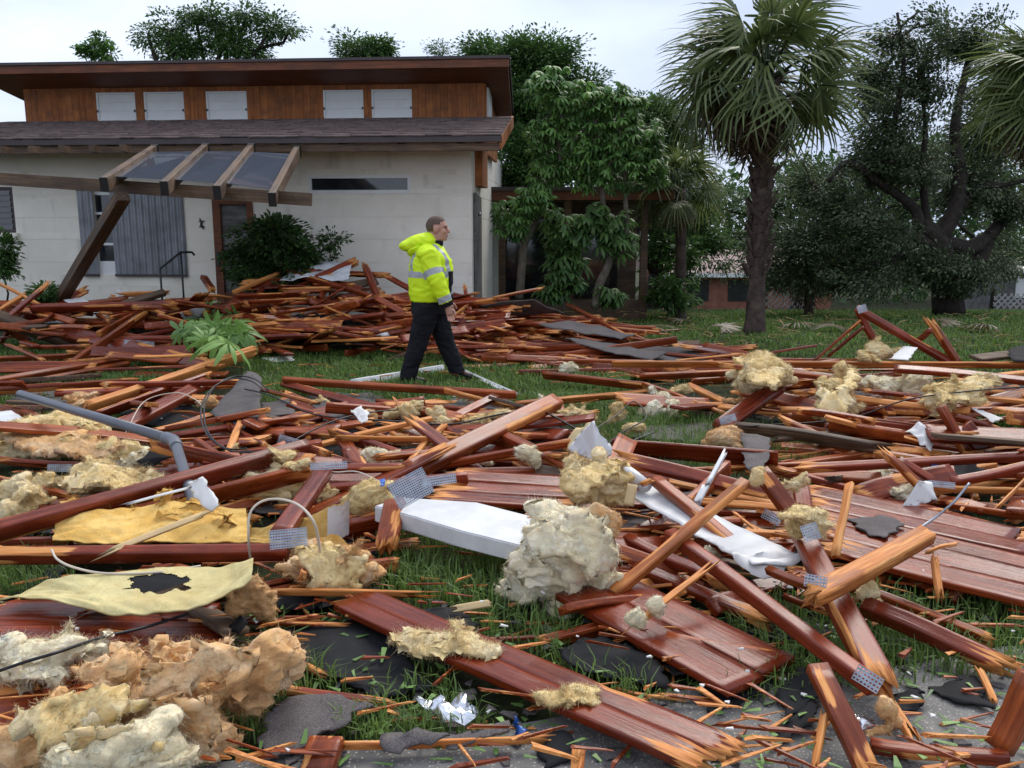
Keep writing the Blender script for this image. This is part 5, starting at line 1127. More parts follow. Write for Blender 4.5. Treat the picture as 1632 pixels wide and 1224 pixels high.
planks('deck_panel', 'broken red plank panel behind the white soffit', P(690, 800, .16), P(905, 815, .12), P(740, 752, .2), 3, .028, 'deck', .15, 'bb')
# ================================================================ insulation, sheets, conduit, cables, plates
A_ = 'ins_tan'; Y_ = 'ins_yel'; PL = 'ins_pale'; GD = 'ins_gold'
clump('huge tan insulation mound on the wet dark panels', [(330, 1075, 75, 50, .22), (420, 1065, 45, 60, .18), (230, 1090, 90, 40, .20), (285, 1120, 65, 55, .16), (120, 1145, 90, 40, .14), (40, 1180, 70, 40, .12), (320, 1170, 40, 55, .08), (395, 1110, 45, 40, .1)], A_, .06, .011, 2600)
clump('pale layered insulation slab in front of the huge tan mound', [(190, 1190, 75, 40, .18), (120, 1215, 60, 35, .16), (240, 1225, 55, 38, .12)], PL, .05, .010, 1400)
clump('grey-beige insulation lying on the wet dark panel', [(70, 1045, 70, 26, .14), (120, 1030, 45, 18, .14), (70, 1075, 42, 20, .12), (20, 1050, 30, 22, .13)], PL, .04, .009, 1200)
clump('tan fluff hanging from the end of the yellow sheet', [(405, 945, 28, 26, .18), (385, 965, 26, 18, .14), (425, 970, 16, 26, .12)], A_, .04, .008, 700)
clump('golden insulation batt under the massive slanting beam', [(180, 838, 90, 20, .12), (270, 835, 80, 22, .12), (340, 840, 55, 24, .12)], GD, .025, .010, 500, flat=1.0)
clump('yellow insulation wave beside the grey conduit elbow', [(190, 765, 48, 22, .16), (150, 758, 36, 20, .15), (235, 768, 26, 16, .13), (110, 775, 26, 16, .12)], Y_, .035, .008, 800)
clump('yellow insulation drift under the grey conduit', [(90, 690, 60, 24, .14), (40, 715, 60, 22, .12), (140, 715, 50, 20, .14), (20, 690, 30, 18, .12), (180, 725, 44, 22, .14)], Y_, .045, .009, 1300)
clump('peach insulation strip behind the grey conduit', [(140, 636, 28, 10, .12), (170, 630, 20, 8, .12), (118, 648, 20, 8, .1)], A_, .03, .008, 400)
clump('tangled tan insulation beside the golden batt', [(30, 780, 30, 20, .12), (55, 800, 30, 24, .12), (15, 815, 30, 18, .1), (70, 770, 16, 20, .14)], Y_, .05, .008, 900)
clump('dark stained insulation below the grey conduit', [(215, 735, 34, 18, .12), (185, 740, 28, 16, .1)], PL, .04, .008, 600)
clump('tan insulation heap in front of the short purple beam', [(530, 900, 44, 28, .16), (500, 915, 34, 24, .12), (560, 910, 30, 26, .12), (490, 880, 26, 24, .16)], A_, .04, .008, 1000)
clump('yellow insulation clump beside the large truss plate', [(590, 790, 28, 26, .24), (570, 800, 22, 22, .2), (600, 775, 18, 14, .28)], Y_, .035, .008, 700)
clump('yellow insulation behind the short purple beam', [(430, 775, 34, 26, .14), (470, 770, 30, 24, .14), (510, 780, 18, 22, .14)], Y_, .04, .009, 700)
clump('wispy insulation on the massive slanting beam', [(455, 727, 24, 10, .3), (480, 740, 18, 8, .3)], Y_, .03, .007, 500)
clump('big pale insulation mass slumped over the white soffit', [(905, 872, 70, 62, .26), (860, 915, 52, 46, .16), (950, 880, 38, 66, .22), (915, 835, 52, 30, .34), (825, 935, 28, 26, .08), (962, 925, 26, 30, .12)], PL, .05, .010, 2600)
clump('tan insulation wad on the upper end of the white sheet', [(945, 755, 44, 26, .34), (925, 775, 30, 24, .30), (965, 780, 34, 22, .26), (912, 740, 18, 16, .36)], Y_, .05, .008, 1300)
clump('orange-tan insulation tuft above the big pale mass', [(955, 815, 20, 14, .4), (972, 835, 14, 26, .34)], A_, .03, .008, 500)
clump('pale fluff on the bundle-like splinter', [(1012, 985, 18, 18, .2), (1045, 965, 16, 20, .2)], PL, .03, .007, 500)
clump('cream insulation patch spread on the long deck board', [(705, 1025, 58, 12, .12), (760, 1032, 40, 9, .12), (660, 1015, 26, 8, .12)], Y_, .022, .007, 900, flat=1.2)
clump('small insulation smear near the lower end of the deck board', [(890, 1112, 26, 7, .12), (935, 1108, 36, 5, .11), (865, 1108, 14, 8, .12)], Y_, .02, .006, 500, flat=1.2)
clump('round tan fluff ball by the long raw rail', [(1215, 590, 32, 24, .46), (1195, 605, 24, 22, .40), (1240, 600, 22, 22, .42)], Y_, .045, .008, 1100)
clump('torn batt hanging from the long raw rail', [(1333, 620, 22, 22, .38), (1320, 650, 20, 28, .26), (1345, 600, 14, 26, .42), (1352, 645, 16, 20, .3), (1310, 615, 12, 12, .4)], Y_, .045, .007, 1000)
clump('tan insulation over the stout orange-red post', [(1520, 627, 36, 16, .42), (1550, 612, 24, 12, .44), (1500, 640, 20, 16, .38), (1580, 605, 14, 8, .46)], Y_, .04, .008, 900)
clump('greyish insulation under the rail beside the hanging batt', [(1420, 612, 24, 12, .36), (1450, 618, 26, 22, .32), (1385, 610, 16, 10, .34)], PL, .04, .008, 700)
clump('yellow fluff inside the broken truss', [(1400, 560, 24, 14, .5), (1430, 566, 14, 10, .46), (1380, 568, 14, 8, .48)], Y_, .03, .008, 600)
clump('pale fluff ball on the grass patch', [(1052, 642, 22, 16, .12), (1040, 655, 14, 16, .08), (1068, 652, 12, 18, .08)], PL, .035, .008, 800)
clump('orange-tan insulation block at the foot of the purple plank', [(1150, 698, 26, 18, .14), (1135, 705, 18, 14, .1), (1165, 692, 18, 14, .16)], A_, .035, .008, 800)
clump('yellow fluff cap on the purplish stub', [(1262, 772, 20, 10, .34), (1280, 766, 12, 9, .34), (1245, 778, 8, 10, .3)], Y_, .025, .007, 500)
clump('cream fluff on the thick beam end', [(1206, 762, 11, 18, .44), (1212, 750, 8, 8, .46)], Y_, .025, .007, 400)
clump('yellow fluff draped over the torn beam top', [(1282, 822, 30, 18, .44), (1300, 835, 20, 24, .4), (1268, 838, 14, 24, .38)], Y_, .035, .007, 900)
clump('small tan tuft by the shattered beam', [(1385, 940, 14, 20, .2), (1395, 965, 16, 10, .12)], Y_, .03, .007, 500)
clump('tan fluff on the splintered tail by the road', [(1412, 1130, 16, 20, .12), (1425, 1150, 14, 12, .08), (1400, 1165, 20, 8, .05)], A_, .03, .007, 600)
clump('cream tuft on the level orange board', [(650, 655, 14, 16, .2), (665, 648, 12, 10, .22), (625, 660, 18, 8, .16)], Y_, .03, .007, 500)
clump('twisted yellow strands beside the forked splinter', [(698, 662, 12, 18, .2), (710, 672, 12, 10, .18), (690, 700, 10, 14, .12)], Y_, .04, .007, 600)
clump('yellow fluff row under the big square beam', [(750, 672, 26, 8, .14), (790, 660, 22, 8, .16), (800, 668, 18, 7, .12)], Y_, .03, .007, 500)
clump('tan tuft under the level orange board', [(600, 725, 22, 14, .12), (630, 730, 14, 16, .1)], PL, .03, .007, 500)
clump('yellow fluff behind the white foam wedge', [(930, 660, 22, 8, .14), (905, 655, 14, 8, .14), (985, 655, 12, 18, .18)], Y_, .03, .007, 500)
clump('greyish fluff on the fluffy wet beam', [(838, 720, 16, 14, .28), (850, 730, 12, 16, .24)], PL, .03, .007, 500)
clump('insulation strip below the long pinkish beam', [(1390, 760, 30, 14, .1), (1430, 770, 20, 18, .1), (1440, 790, 14, 16, .1)], PL, .04, .008, 600)
for i, (px, py, s) in enumerate(((510, 640, 8), (870, 640, 9), (585, 660, 9), (1085, 620, 9), (770, 735, 8), (1180, 640, 8), (690, 740, 9), (905, 585, 8), (330, 640, 9), (1560, 640, 9), (1130, 880, 9), (1165, 640, 7), (380, 720, 9), (1320, 700, 10), (640, 700, 9), (1010, 680, 9), (1230, 690, 8), (1415, 690, 9))):
    clump('small loose tuft of insulation caught in the boards', [(px, py, s * 1.5, s * .8, .14), (px + s, py + s * .4, s, s * .7, .12), (px - s, py + s * .3, s * .8, s * .6, .12)], (Y_, PL, A_)[i % 3], .03, .006, 160, 'insulation_tuft', group='small tufts of insulation')
BATT = [([(225, 1075, .30), (330, 1050, .34), (400, 1040, .32), (390, 1075, .28), (300, 1105, .26), (240, 1110, .26)], 'ins_tan', 'peach torn batt layer draped over the huge tan mound'), ([(20, 1150, .22), (130, 1120, .25), (220, 1125, .26), (160, 1160, .22), (60, 1185, .2)], 'ins_yel', 'cream torn batt layer on the flank of the huge tan mound'), ([(250, 1130, .24), (330, 1115, .26), (350, 1160, .16), (330, 1215, .06), (290, 1180, .12)], 'ins_tan', 'peach batt flap hanging to the grass from the tan mound'), ([(120, 1190, .24), (200, 1165, .26), (260, 1180, .22), (220, 1215, .16), (130, 1224, .16)], 'ins_yel', 'yellowish batt skin over the pale layered slab'),
 ([(0, 700, .2), (60, 680, .22), (130, 690, .2), (200, 715, .2), (150, 735, .16), (60, 725, .16)], 'ins_tan', 'flat torn batt layer on the drift under the conduit'), ([(20, 680, .2), (80, 662, .2), (150, 672, .18), (110, 690, .18)], 'ins_yel', 'thin yellow batt sheet beside the white slab'), ([(95, 765, .2), (160, 745, .23), (240, 752, .2), (215, 782, .16), (130, 785, .16)], 'ins_yel', 'smooth yellow batt sheet in front of the conduit elbow'),
 ([(860, 845, .42), (910, 818, .46), (965, 838, .42), (985, 900, .24), (950, 925, .2), (900, 880, .34), (850, 890, .32)], 'ins_pale', 'cream batt skin draped over the big pale mass'), ([(795, 950, .05), (830, 895, .22), (880, 900, .24), (870, 945, .1), (830, 958, .05)], 'ins_pale', 'whitish torn batt flap spreading onto the grass'), ([(900, 765, .4), (940, 738, .44), (985, 748, .4), (960, 775, .36), (915, 795, .32)], 'ins_yel', 'yellow batt layer folded over the tan wad'),
 ([(478, 885, .24), (530, 872, .24), (585, 895, .2), (570, 930, .12), (500, 935, .12)], 'ins_yel', 'torn yellow batt skin over the tan heap'), ([(1305, 610, .46), (1330, 628, .42), (1358, 588, .5), (1368, 600, .48), (1345, 660, .3), (1322, 672, .24), (1308, 650, .32)], 'ins_yel', 'ragged hanging batt strip on the raw rail'), ([(1175, 575, .5), (1225, 565, .54), (1255, 590, .48), (1235, 620, .4), (1190, 612, .42)], 'ins_yel', 'batt skin wrapped over the tan fluff ball'), ([(1490, 615, .48), (1560, 600, .5), (1590, 610, .46), (1540, 640, .4), (1500, 650, .38)], 'ins_yel', 'torn batt layer draped over the stout post')]
def fuzzify(o, per=1.3):
    me = o.data; r = np.random.default_rng(nseed()); n = len(me.vertices); co = np.empty(n * 3); me.vertices.foreach_get('co', co); co = co.reshape(-1, 3); no = np.empty(n * 3); me.vertices.foreach_get('normal', no); no = no.reshape(-1, 3)
    co = co + no * (r.normal(0, .004, (n, 1))); t = np.array([list(p.vertices) for p in me.polygons if len(p.vertices) == 3]); q = np.array([list(p.vertices) for p in me.polygons if len(p.vertices) == 4]); k = np.concatenate([t[r.integers(0, len(t), int(n * per * 2)), 0], q[r.integers(0, len(q), n), 0]]); m_ = len(k); b = co[k] + r.normal(0, .008, (m_, 3)) * (1 - np.abs(no[k])); dr = unit(no[k] * .4 + r.normal(0, .8, (m_, 3))); l = r.uniform(.008, .03, (m_, 1)); s = unit(r.normal(0, 1, (m_, 3))) * .0008; md = b + dr * l * .5; tp = md + unit(dr + r.normal(0, .6, (m_, 3))) * l * .5
    i = n + np.arange(m_)[:, None] * 5; me2 = npmesh(me.name, np.concatenate([co, np.stack([b - s, b + s, md + s * .7, md - s * .7, tp], 1).reshape(-1, 3)]), [t, q, i + np.array([[0, 1, 2, 3]]), i + np.array([[3, 2, 4]])]); me2.materials.append(me.materials[0]); me2.polygons.foreach_set('use_smooth', [True] * len(me2.polygons)); o.data = me2
for pts, m, lab in BATT: fuzzify(sheet('batt_layer', lab, pts, .026, m, .055, 5, 7, 'insulation', .045))
for i, (px, py, a) in enumerate(((1150, 505, .4), (1090, 512, 2.2), (1270, 520, 4.0), (1030, 505, 5.2), (1330, 508, 1.2), (1570, 525, 3.0), (1500, 515, .2))):
    p = PD(px, py, 14.0); p = P(px, py, 0) if P(px, py, 0).y < 16 else p; o = link(bpy.data.objects.new('fallen_frond', FRd[i % 3])); o.location = (p.x, p.y, gz(p.x, p.y) + .12); o.rotation_euler = (.15, -.1, a); o.scale = (.8, .8, .35); tag(o, 'dry brown palm frond fallen on the back lawn', 'frond', 'fallen palm fronds on the back lawn')
# ---- curled yellow facing sheet and gold batts
def curled(name, label, prof, A0, A1, m1, m2, thick=.006, hole=None, nu=150):
    """sheet between two long edges given as px polylines with z; wrinkled, two-sided colour"""
    a = catmull([P(*q) for q in A0], 90); b = catmull([P(*q) for q in A1], 90); n = min(len(a), len(b)); V = []; Fc = []; mi = []
    a = [a[int(i * (len(a) - 1) / (nu - 1))] for i in range(nu)]; b = [b[int(i * (len(b) - 1) / (nu - 1))] for i in range(nu)]; nv = 56; c = (a[nu // 2] + b[nu // 2]) / 2
    for s_ in (0, 1):
        for i in range(nu):
            for j in range(nv):
                t = j / (nv - 1); u_ = i / (nu - 1); p = a[i].lerp(b[i], t) + Z * (prof(i / (nu - 1), t) + .035 * noise.noise(Vector((u_ * 3.1, t * 1.7, len(label) % 17))) + .010 * noise.noise(Vector((u_ * 14, t * 6, 3))) - s_ * thick); V.append(p - c)
    N_ = nu * nv
    for i in range(nu - 1):
        for j in range(nv - 1):
            if hole and hole(i / (nu - 1), j / (nv - 1)): continue
            q = (i * nv + j, (i + 1) * nv + j, (i + 1) * nv + j + 1, i * nv + j + 1); Fc.append(q); mi.append(0); Fc.append(tuple(N_ + k for k in q[::-1])); mi.append(1)
    for i in range(nu - 1):
        for j in (0, nv - 1): q = (i * nv + j, (i + 1) * nv + j); Fc.append((q[0], q[1], N_ + q[1], N_ + q[0])); mi.append(0)
    me = pymesh(name, V, Fc); o = mobj(name, me, [M[m1], M[m2]], None, True); me.polygons.foreach_set('material_index', mi); o.location = c; tag(o, label, 'sheet'); return o
M['facing'] = insul('yellow_facing', (.50, .40, .17), (.62, .54, .27), (.60, .48, .22), 0); M['facing'].node_tree.nodes['Principled BSDF'].inputs['Roughness'].default_value = .6
curled('facing_sheet', 'curled yellow backing sheet with a black hole over the wet dark panel', lambda u, t: .05 * math.sin(u * 5 + 1) * t + .13 * max(0, u - .72) * t, [(2, 962, .12), (60, 930, .16), (120, 915, .20), (240, 905, .20), (340, 900, .22), (404, 890, .30)], [(-10, 968, .10), (60, 972, .11), (180, 986, .14), (255, 965, .22), (330, 950, .30), (402, 935, .34)], 'facing', 'black', hole=lambda u, t: ((u - .62) / .10) ** 2 + ((t - .35) / .22) ** 2 < 1 + .7 * noise.noise(Vector((u * 30, t * 9, 0))))
sheet('roofing_felt', 'black felt added beneath the yellow sheet to keep its hole dark', [(170, 915, .12), (300, 905, .13), (310, 950, .12), (190, 958, .1)], .005, 'black', .01, cat='roofing')  # dark backing added so the hole reads black
curled('gold_batt', 'stiff golden paper-faced batt standing up behind the short purple beam', lambda u, t: .02 * math.sin(u * 4), [(400, 842, .14), (450, 838, .2), (500, 825, .26), (540, 800, .34), (557, 786, .40)], [(392, 868, .10), (450, 872, .12), (500, 868, .14), (540, 858, .14), (556, 840, .16)], 'ins_gold', 'paper')
curled('gold_batt', 'golden paper-faced strip lying in front of the tan heap', lambda u, t: .015 * math.sin(u * 5), [(478, 862, .18), (520, 860, .2), (560, 872, .18), (584, 882, .14)], [(486, 890, .14), (520, 886, .14), (560, 890, .13), (580, 898, .1)], 'ins_gold', 'paper')
curled('gold_batt', 'large golden batt sheet beside the curled wire loop', lambda u, t: .02 * math.sin(u * 3), [(88, 836, .18), (180, 815, .2), (270, 805, .2), (392, 812, .2)], [(84, 866, .14), (180, 868, .14), (270, 866, .14), (395, 862, .14)], 'ins_gold', 'paper')
# ---- white panels
def prismpx(name, label, pts, h, m, cat='panel'):
    W = [P(*q) for q in pts]; c = sum(W, Vector()) / len(W); n = len(W); V = [p - c for p in W] + [p - c - Z * h for p in W]
    bm = bmesh.new(); vs = [bm.verts.new(v) for v in V]; bm.faces.new(vs[:n]); bm.faces.new(vs[n:][::-1])
    for i in range(n): bm.faces.new((vs[i], vs[n + i], vs[n + (i + 1) % n], vs[(i + 1) % n]))
    bmesh.ops.recalc_face_normals(bm, faces=bm.faces); bmesh.ops.bevel(bm, geom=list(bm.edges), offset=.006, segments=2, affect='EDGES'); me = bpy.data.meshes.new(name); bm.to_mesh(me); bm.free(); o = mobj(name, me, M[m]); o.location = c; tag(o, label, cat); return o
prismpx('white_soffit', 'thick glossy white foam-core panel lying under the large truss plate', [(596, 806, .24), (640, 792, .26), (760, 800, .26), (885, 832, .24), (840, 872, .22), (735, 846, .23), (655, 822, .24)], .085, 'white')
sheet('white_sheet', 'long white metal sheet running under the propped orange beam', [(1000, 790, .20), (1040, 776, .22), (1130, 815, .2), (1278, 892, .22), (1262, 906, .2), (1200, 905, .2), (1100, 850, .17)], .006, 'white', .02, 3)
o = MB().tube([P(985, 742, .30), P(1005, 755, .28), P(1030, 775, .26)], .035, 12).build('white_pipe', M['white'], None, True); tag(o, 'rolled white metal tube poking from the tan wad', 'pipe')
sheet('torn_paper', 'crumpled torn paper lining at the end of the white sheet', [(1165, 890, .22), (1215, 878, .24), (1280, 895, .2), (1240, 925, .16), (1195, 920, .16)], .004, 'paper', .04, 7)
sheet('foam_wedge', 'upright white and cream foam wedge above the tan wad', [(905, 715, .30), (925, 690, .42), (945, 672, .52), (975, 722, .36), (950, 742, .28)], .02, 'white', .02)
sheet('cream_foam', 'pale cream foam lump stuck to the white wedge', [(898, 706, .30), (918, 685, .4), (940, 676, .46), (932, 708, .36), (914, 722, .28)], .04, 'cream', .03)
T(1156, 720, 1128, 772, 6, 3, .42, .3, 'upper arm of a bent white metal strip above the grass patch', 'white', 'bb', 0, 65, cat='metal strip')
T(1128, 770, 1108, 806, 10, 3, .3, .22, 'lower arm of a bent white metal strip beside the propped beam', 'white', 'bb', 0, 65, cat='metal strip')
sheet('white_scrap', 'white board slab lying on insulation under the conduit end', [(-20, 660, .16), (18, 655, .18), (80, 694, .16), (60, 700, .14), (18, 690, .14)], .012, 'white', .008)
sheet('white_scrap', 'white tile-like card folded over the massive beam', [(300, 772, .34), (324, 762, .38), (350, 808, .28), (338, 818, .25), (322, 808, .27)], .008, 'paper', .015)
T(176, 878, 318, 822, 9, 2, .2, .24, 'long strip of manila card over the golden batt', 'beige', 'bb', 0, 75, cat='card strip', name='card_strip')
T(208, 802, 306, 776, 3, 1, .33, .33, 'thin white edging strip on the massive beam', 'white', 'bb', 0, 70, cat='trim board')
T(716, 972, 790, 960, 11, 2, .08, .1, 'torn manila card strip beside the big pale mass', 'beige', 'bb', 0, 75, cat='card strip', name='card_strip')
T(1008, 772, 1002, 806, 14, 3, .34, .24, 'short manila card hanging from the tan wad', 'beige', 'cc', 0, 75, cat='card strip', name='card_strip')
T(1018, 772, 1042, 766, 6, 4, .32, .34, 'small chunk of raw board on the rolled white tube', 'orange', 'bb', .9)
sheet('white_card', 'white cardboard box flap bent over a broken beam', [(1436, 812, .14), (1470, 803, .16), (1492, 796, .18), (1484, 768, .26), (1464, 766, .28), (1476, 790, .2)], .005, 'paper', .012)
sheet('white_card', 'white board scrap inside the broken truss', [(1418, 572, .46), (1440, 552, .54), (1462, 554, .54), (1448, 574, .46)], .006, 'paper', .01)
sheet('white_card', 'long pale torn strip beneath the raw rail by the stout post', [(1546, 650, .34), (1570, 656, .3), (1598, 668, .26), (1584, 674, .26)], .005, 'paper', .01)
sheet('white_card', 'white crumpled paper hanging below the rail', [(1445, 690, .22), (1465, 680, .26), (1484, 700, .2), (1486, 715, .16), (1468, 712, .16)], .004, 'paper', .05, 9)
sheet('white_card', 'small crumpled white scrap on the tan clump by the cable', [(560, 655, .26), (575, 650, .28), (590, 664, .24), (580, 674, .22), (568, 668, .22)], .004, 'paper', .03, 12)
# ---- black felt and shingle pieces
for pts, lab, m in (([(450, 1000, .03), (600, 985, .04), (640, 1040, .03), (690, 1100, .03), (590, 1110, .03), (470, 1060, .03)], 'big black roofing felt under the grass beside the long deck board', 'black'), ([(640, 985, .05), (730, 970, .05), (760, 1000, .04), (700, 1015, .04)], 'black felt scrap behind the long deck board', 'black'), ([(885, 1040, .05), (960, 1010, .06), (1050, 1062, .05), (1060, 1098, .03), (990, 1085, .04), (930, 1075, .04)], 'square black felt piece beside the smooth panel', 'black'),
                     ([(1105, 1095, .03), (1215, 1060, .04), (1230, 1095, .03), (1140, 1138, .02)], 'black felt sticking out below the smooth panel corner', 'black'), ([(420, 1140, .05), (500, 1110, .07), (592, 1125, .07), (500, 1185, .05), (420, 1215, .03)], 'grey granulated shingle strip beside the foil scrap', 'shingle'), ([(600, 1180, .06), (660, 1168, .08), (720, 1180, .07), (640, 1205, .04)], 'bent shingle piece over the roadside stick', 'shingle'), ([(700, 1180, .04), (800, 1160, .06), (806, 1176, .05), (720, 1200, .03)], 'shingle piece beside the foil scrap', 'shingle'),
                     ([(335, 660, .16), (395, 592, .34), (418, 600, .34), (412, 670, .18), (380, 690, .12)], 'upturned dark shingle flap inside the black wire loop', 'shingle'), ([(415, 645, .10), (460, 635, .12), (470, 660, .08), (430, 666, .08)], 'flat shingle piece beside the wire loop', 'shingle'), ([(500, 650, .10), (520, 640, .14), (560, 668, .1), (530, 680, .08)], 'shingle flap beneath the black cable', 'shingle'), ([(1150, 682, .05), (1200, 650, .08), (1290, 660, .06), (1310, 690, .05), (1230, 712, .04), (1140, 705, .04)], 'black felt spread under the purple plank', 'black'), ([(825, 680, .14), (880, 670, .16), (912, 690, .14), (860, 702, .12), (822, 700, .12)], 'ragged black felt under the big square beam', 'black'),
                     ([(1350, 826, .15), (1400, 822, .17), (1445, 838, .16), (1410, 860, .15), (1370, 848, .15)], 'torn grey shingle star on the big plank panel', 'shingle'), ([(1500, 742, .14), (1540, 734, .2), (1578, 752, .14), (1530, 768, .12)], 'black felt piece behind the raw yellowish board', 'black'), ([(1590, 800, .06), (1660, 770, .08), (1660, 830, .06), (1600, 820, .05)], 'black felt sheet above the large plank panel', 'black'), ([(1480, 1100, .02), (1560, 1080, .03), (1580, 1130, .03), (1500, 1110, .02)], 'black felt scrap beside the tilted red block', 'black'), ([(1240, 1080, .02), (1310, 1060, .06), (1320, 1110, .05), (1250, 1145, .03)], 'torn black felt by the wide red-orange board', 'black'), ([(1230, 1170, .02), (1300, 1120, .05), (1306, 1140, .04), (1245, 1188, .02)], 'narrow black felt strip on the asphalt', 'black'), ([(1410, 1120, .02), (1460, 1100, .03), (1480, 1130, .02), (1430, 1140, .02)], 'small black felt scrap beside the torn beam tail', 'black'), ([(850, 1190, .02), (900, 1170, .04), (930, 1200, .03), (870, 1224, .02)], 'black rag-like felt at the road edge', 'black'), ([(220, 735, .2), (260, 712, .24), (272, 730, .2), (230, 750, .16)], 'small black felt scrap beside the conduit elbow', 'black'), ([(90, 905, .05), (70, 880, .08), (130, 885, .08), (60, 960, .02), (20, 945, .02)], 'black felt under the tapered end of the yellow sheet', 'black'), ([(1605, 560, .5), (1660, 540, .56), (1660, 575, .48), (1612, 578, .46)], 'black felt flap lying over the raw rail', 'black'), ([(362, 1000, .1), (385, 980, .14), (400, 990, .13), (380, 1012, .1)], 'black plastic block scrap by the tan fluff', 'black'),
                     ([(1180, 690, .2), (1230, 700, .2), (1215, 760, .22), (1190, 750, .2)], 'dark shingle flap beside the bent white strip', 'shingle')):
    sheet('roofing_felt' if m == 'black' else 'shingle_piece', lab, pts, .006, m, .02, 5, cat='roofing', torn=.02)
rq = random.Random(4)
FQP = [(120, 700), (330, 720), (60, 830), (520, 720), (600, 690), (700, 720), (760, 760), (860, 770), (900, 830), (1010, 830), (1100, 780), (1180, 860), (1250, 870), (1330, 750), (1400, 760), (1460, 720), (1560, 700), (1290, 640), (1380, 640), (1480, 660), (1100, 690), (1000, 720), (900, 700), (430, 800), (350, 880), (540, 870), (1080, 900), (1180, 980), (1260, 1010), (1480, 830), (1600, 720), (760, 650), (660, 660), (560, 640), (250, 660), (80, 640), (1340, 950), (980, 880), (470, 960), (1050, 750), (1590, 620), (1200, 760), (380, 760)]
for (px, py) in FQP:  # felt sheets added under the boards to blacken the gaps between them
    w = rq.uniform(50, 95); h_ = rq.uniform(14, 26); mk = min(MARKS, key=lambda q: (q[0] - px) ** 2 + 2.5 * (q[1] - py) ** 2)[2]; n_ = rq.randint(5, 7)
    sheet('gap_felt', 'ragged black felt added to darken gaps near the ' + mk, [(px + w * math.cos(6.283 * k / n_) * rq.uniform(.7, 1.15), py + h_ * math.sin(6.283 * k / n_) * rq.uniform(.7, 1.15), .03) for k in range(n_)], .005, 'black' if rq.random() < .8 else 'shingle', .02, 5, 3, 'roofing', .03, group='gap-darkening felt near the ' + mk)
# ---- grey conduit with elbow
cd = empty('conduit', P(278, 700, .34)); tag(cd, 'bent grey plastic conduit pipe lying over the insulation', 'pipe')
def tubew(name, pts, rad, m, parent, n=14):
    o = MB().tube([p - parent.location for p in pts], rad, n).build(name, M[m], parent, True); return o
e0, e1, e2 = P(32, 628, .42), P(278, 702, .36), P(330, 866, .12)
d1 = (e1 - e0).normalized(); d2 = (e2 - e1).normalized(); sp = 1.0
tubew('long_pipe', [e0, e1 - d1 * .08], .031, 'pvc', cd); tubew('short_pipe', [e1 + d2 * .08, e2], .031, 'pvc', cd)
eb = [e1 - d1 * .1, e1 - d1 * .045, e1 + (d2 - d1) * .012, e1 + d2 * .045, e1 + d2 * .1]; tubew('elbow', catmull(eb, 4), .038, 'pvc', cd)
# ---- cables and wires
cable('power_cable', 'black overhead cable trailing under the raw rail', [(1180, 680, .22), (1344, 668, .26), (1450, 636, .42), (1560, 622, .46), (1660, 615, .5)], .006, 'cable')
cable('power_cable', 'black cable running from the wire loop under the forked splinter', [(390, 620, .3), (430, 630, .28), (500, 660, .22), (580, 668, .22), (640, 672, .2), (720, 676, .18), (800, 660, .24), (860, 655, .3), (930, 690, .2)], .007, 'cable')
cable('power_cable', 'black cable looping over the truss plate towards the white scrap', [(380, 722, .2), (440, 716, .26), (490, 690, .26), (540, 668, .24), (600, 656, .22), (680, 650, .2)], .006, 'cable')
cable('power_cable', 'thin cable on the lawn behind the long straight beam', [(450, 603, .05), (520, 606, .05), (590, 612, .08), (640, 615, .1)], .005, 'cable')
for k, (a, b_) in enumerate(((42, 62), (46, 58))):
    cx, cy = 383 + k * 3, 660; cable('wire_loop', 'black cable coiled in a hanging loop around the upturned shingle' if k == 0 else 'second turn of the hanging black cable loop', [(cx + 58 * math.cos(t) - (8 if k else 0), cy + b_ * math.sin(t) * .98, .30 - .1 * math.sin(t)) for t in np.linspace(1.3, 5.6, 10)], .006, 'cable')
cable('wire_tangle', 'tangle of black wires beside the foam wedge', [(940, 690, .24), (985, 660, .3), (1010, 640, .3), (1030, 665, .22), (990, 690, .2), (965, 715, .2), (1000, 705, .2), (1040, 690, .22)], .005, 'cable')
cable('white_wire', 'pale wire bowed in a hoop over the short purple beam', [(402, 910, .1), (396, 860, .3), (400, 815, .42), (428, 796, .46), (470, 802, .46), (500, 832, .4), (510, 880, .24), (512, 905, .12)], .006, 'wire', 'wire')
cable('white_wire', 'pale wire hanging from the level beam onto the yellow sheet', [(82, 876, .26), (92, 892, .24), (120, 905, .22), (170, 914, .2), (250, 912, .2), (320, 902, .2)], .005, 'wire', 'wire')
cable('white_wire', 'pale wire under the thick white panel', [(648, 826, .2), (690, 855, .12), (720, 868, .1), (760, 872, .08)], .004, 'wire', 'wire')
cable('white_wire', 'thin tan wire arching to the wire loop', [(200, 690, .2), (230, 640, .3), (280, 626, .36), (310, 636, .34), (325, 650, .3)], .004, 'wire', 'wire')
cable('white_wire', 'pale wire crossing from the plate to the large truss plate', [(495, 740, .28), (530, 752, .3), (570, 752, .32), (610, 770, .3)], .004, 'wire', 'wire')
cable('black_cord', 'black cord lying over the wet dark panel and beige insulation', [(-10, 1072, .16), (40, 1055, .2), (90, 1040, .22), (165, 1015, .16), (230, 1000, .14), (300, 978, .14)], .006, 'cable')
cable('grey_wire', 'stiff grey wire standing over the big plank panel', [(1450, 852, .2), (1490, 825, .26), (1520, 800, .34), (1545, 770, .42)], .006, 'steel', 'wire')
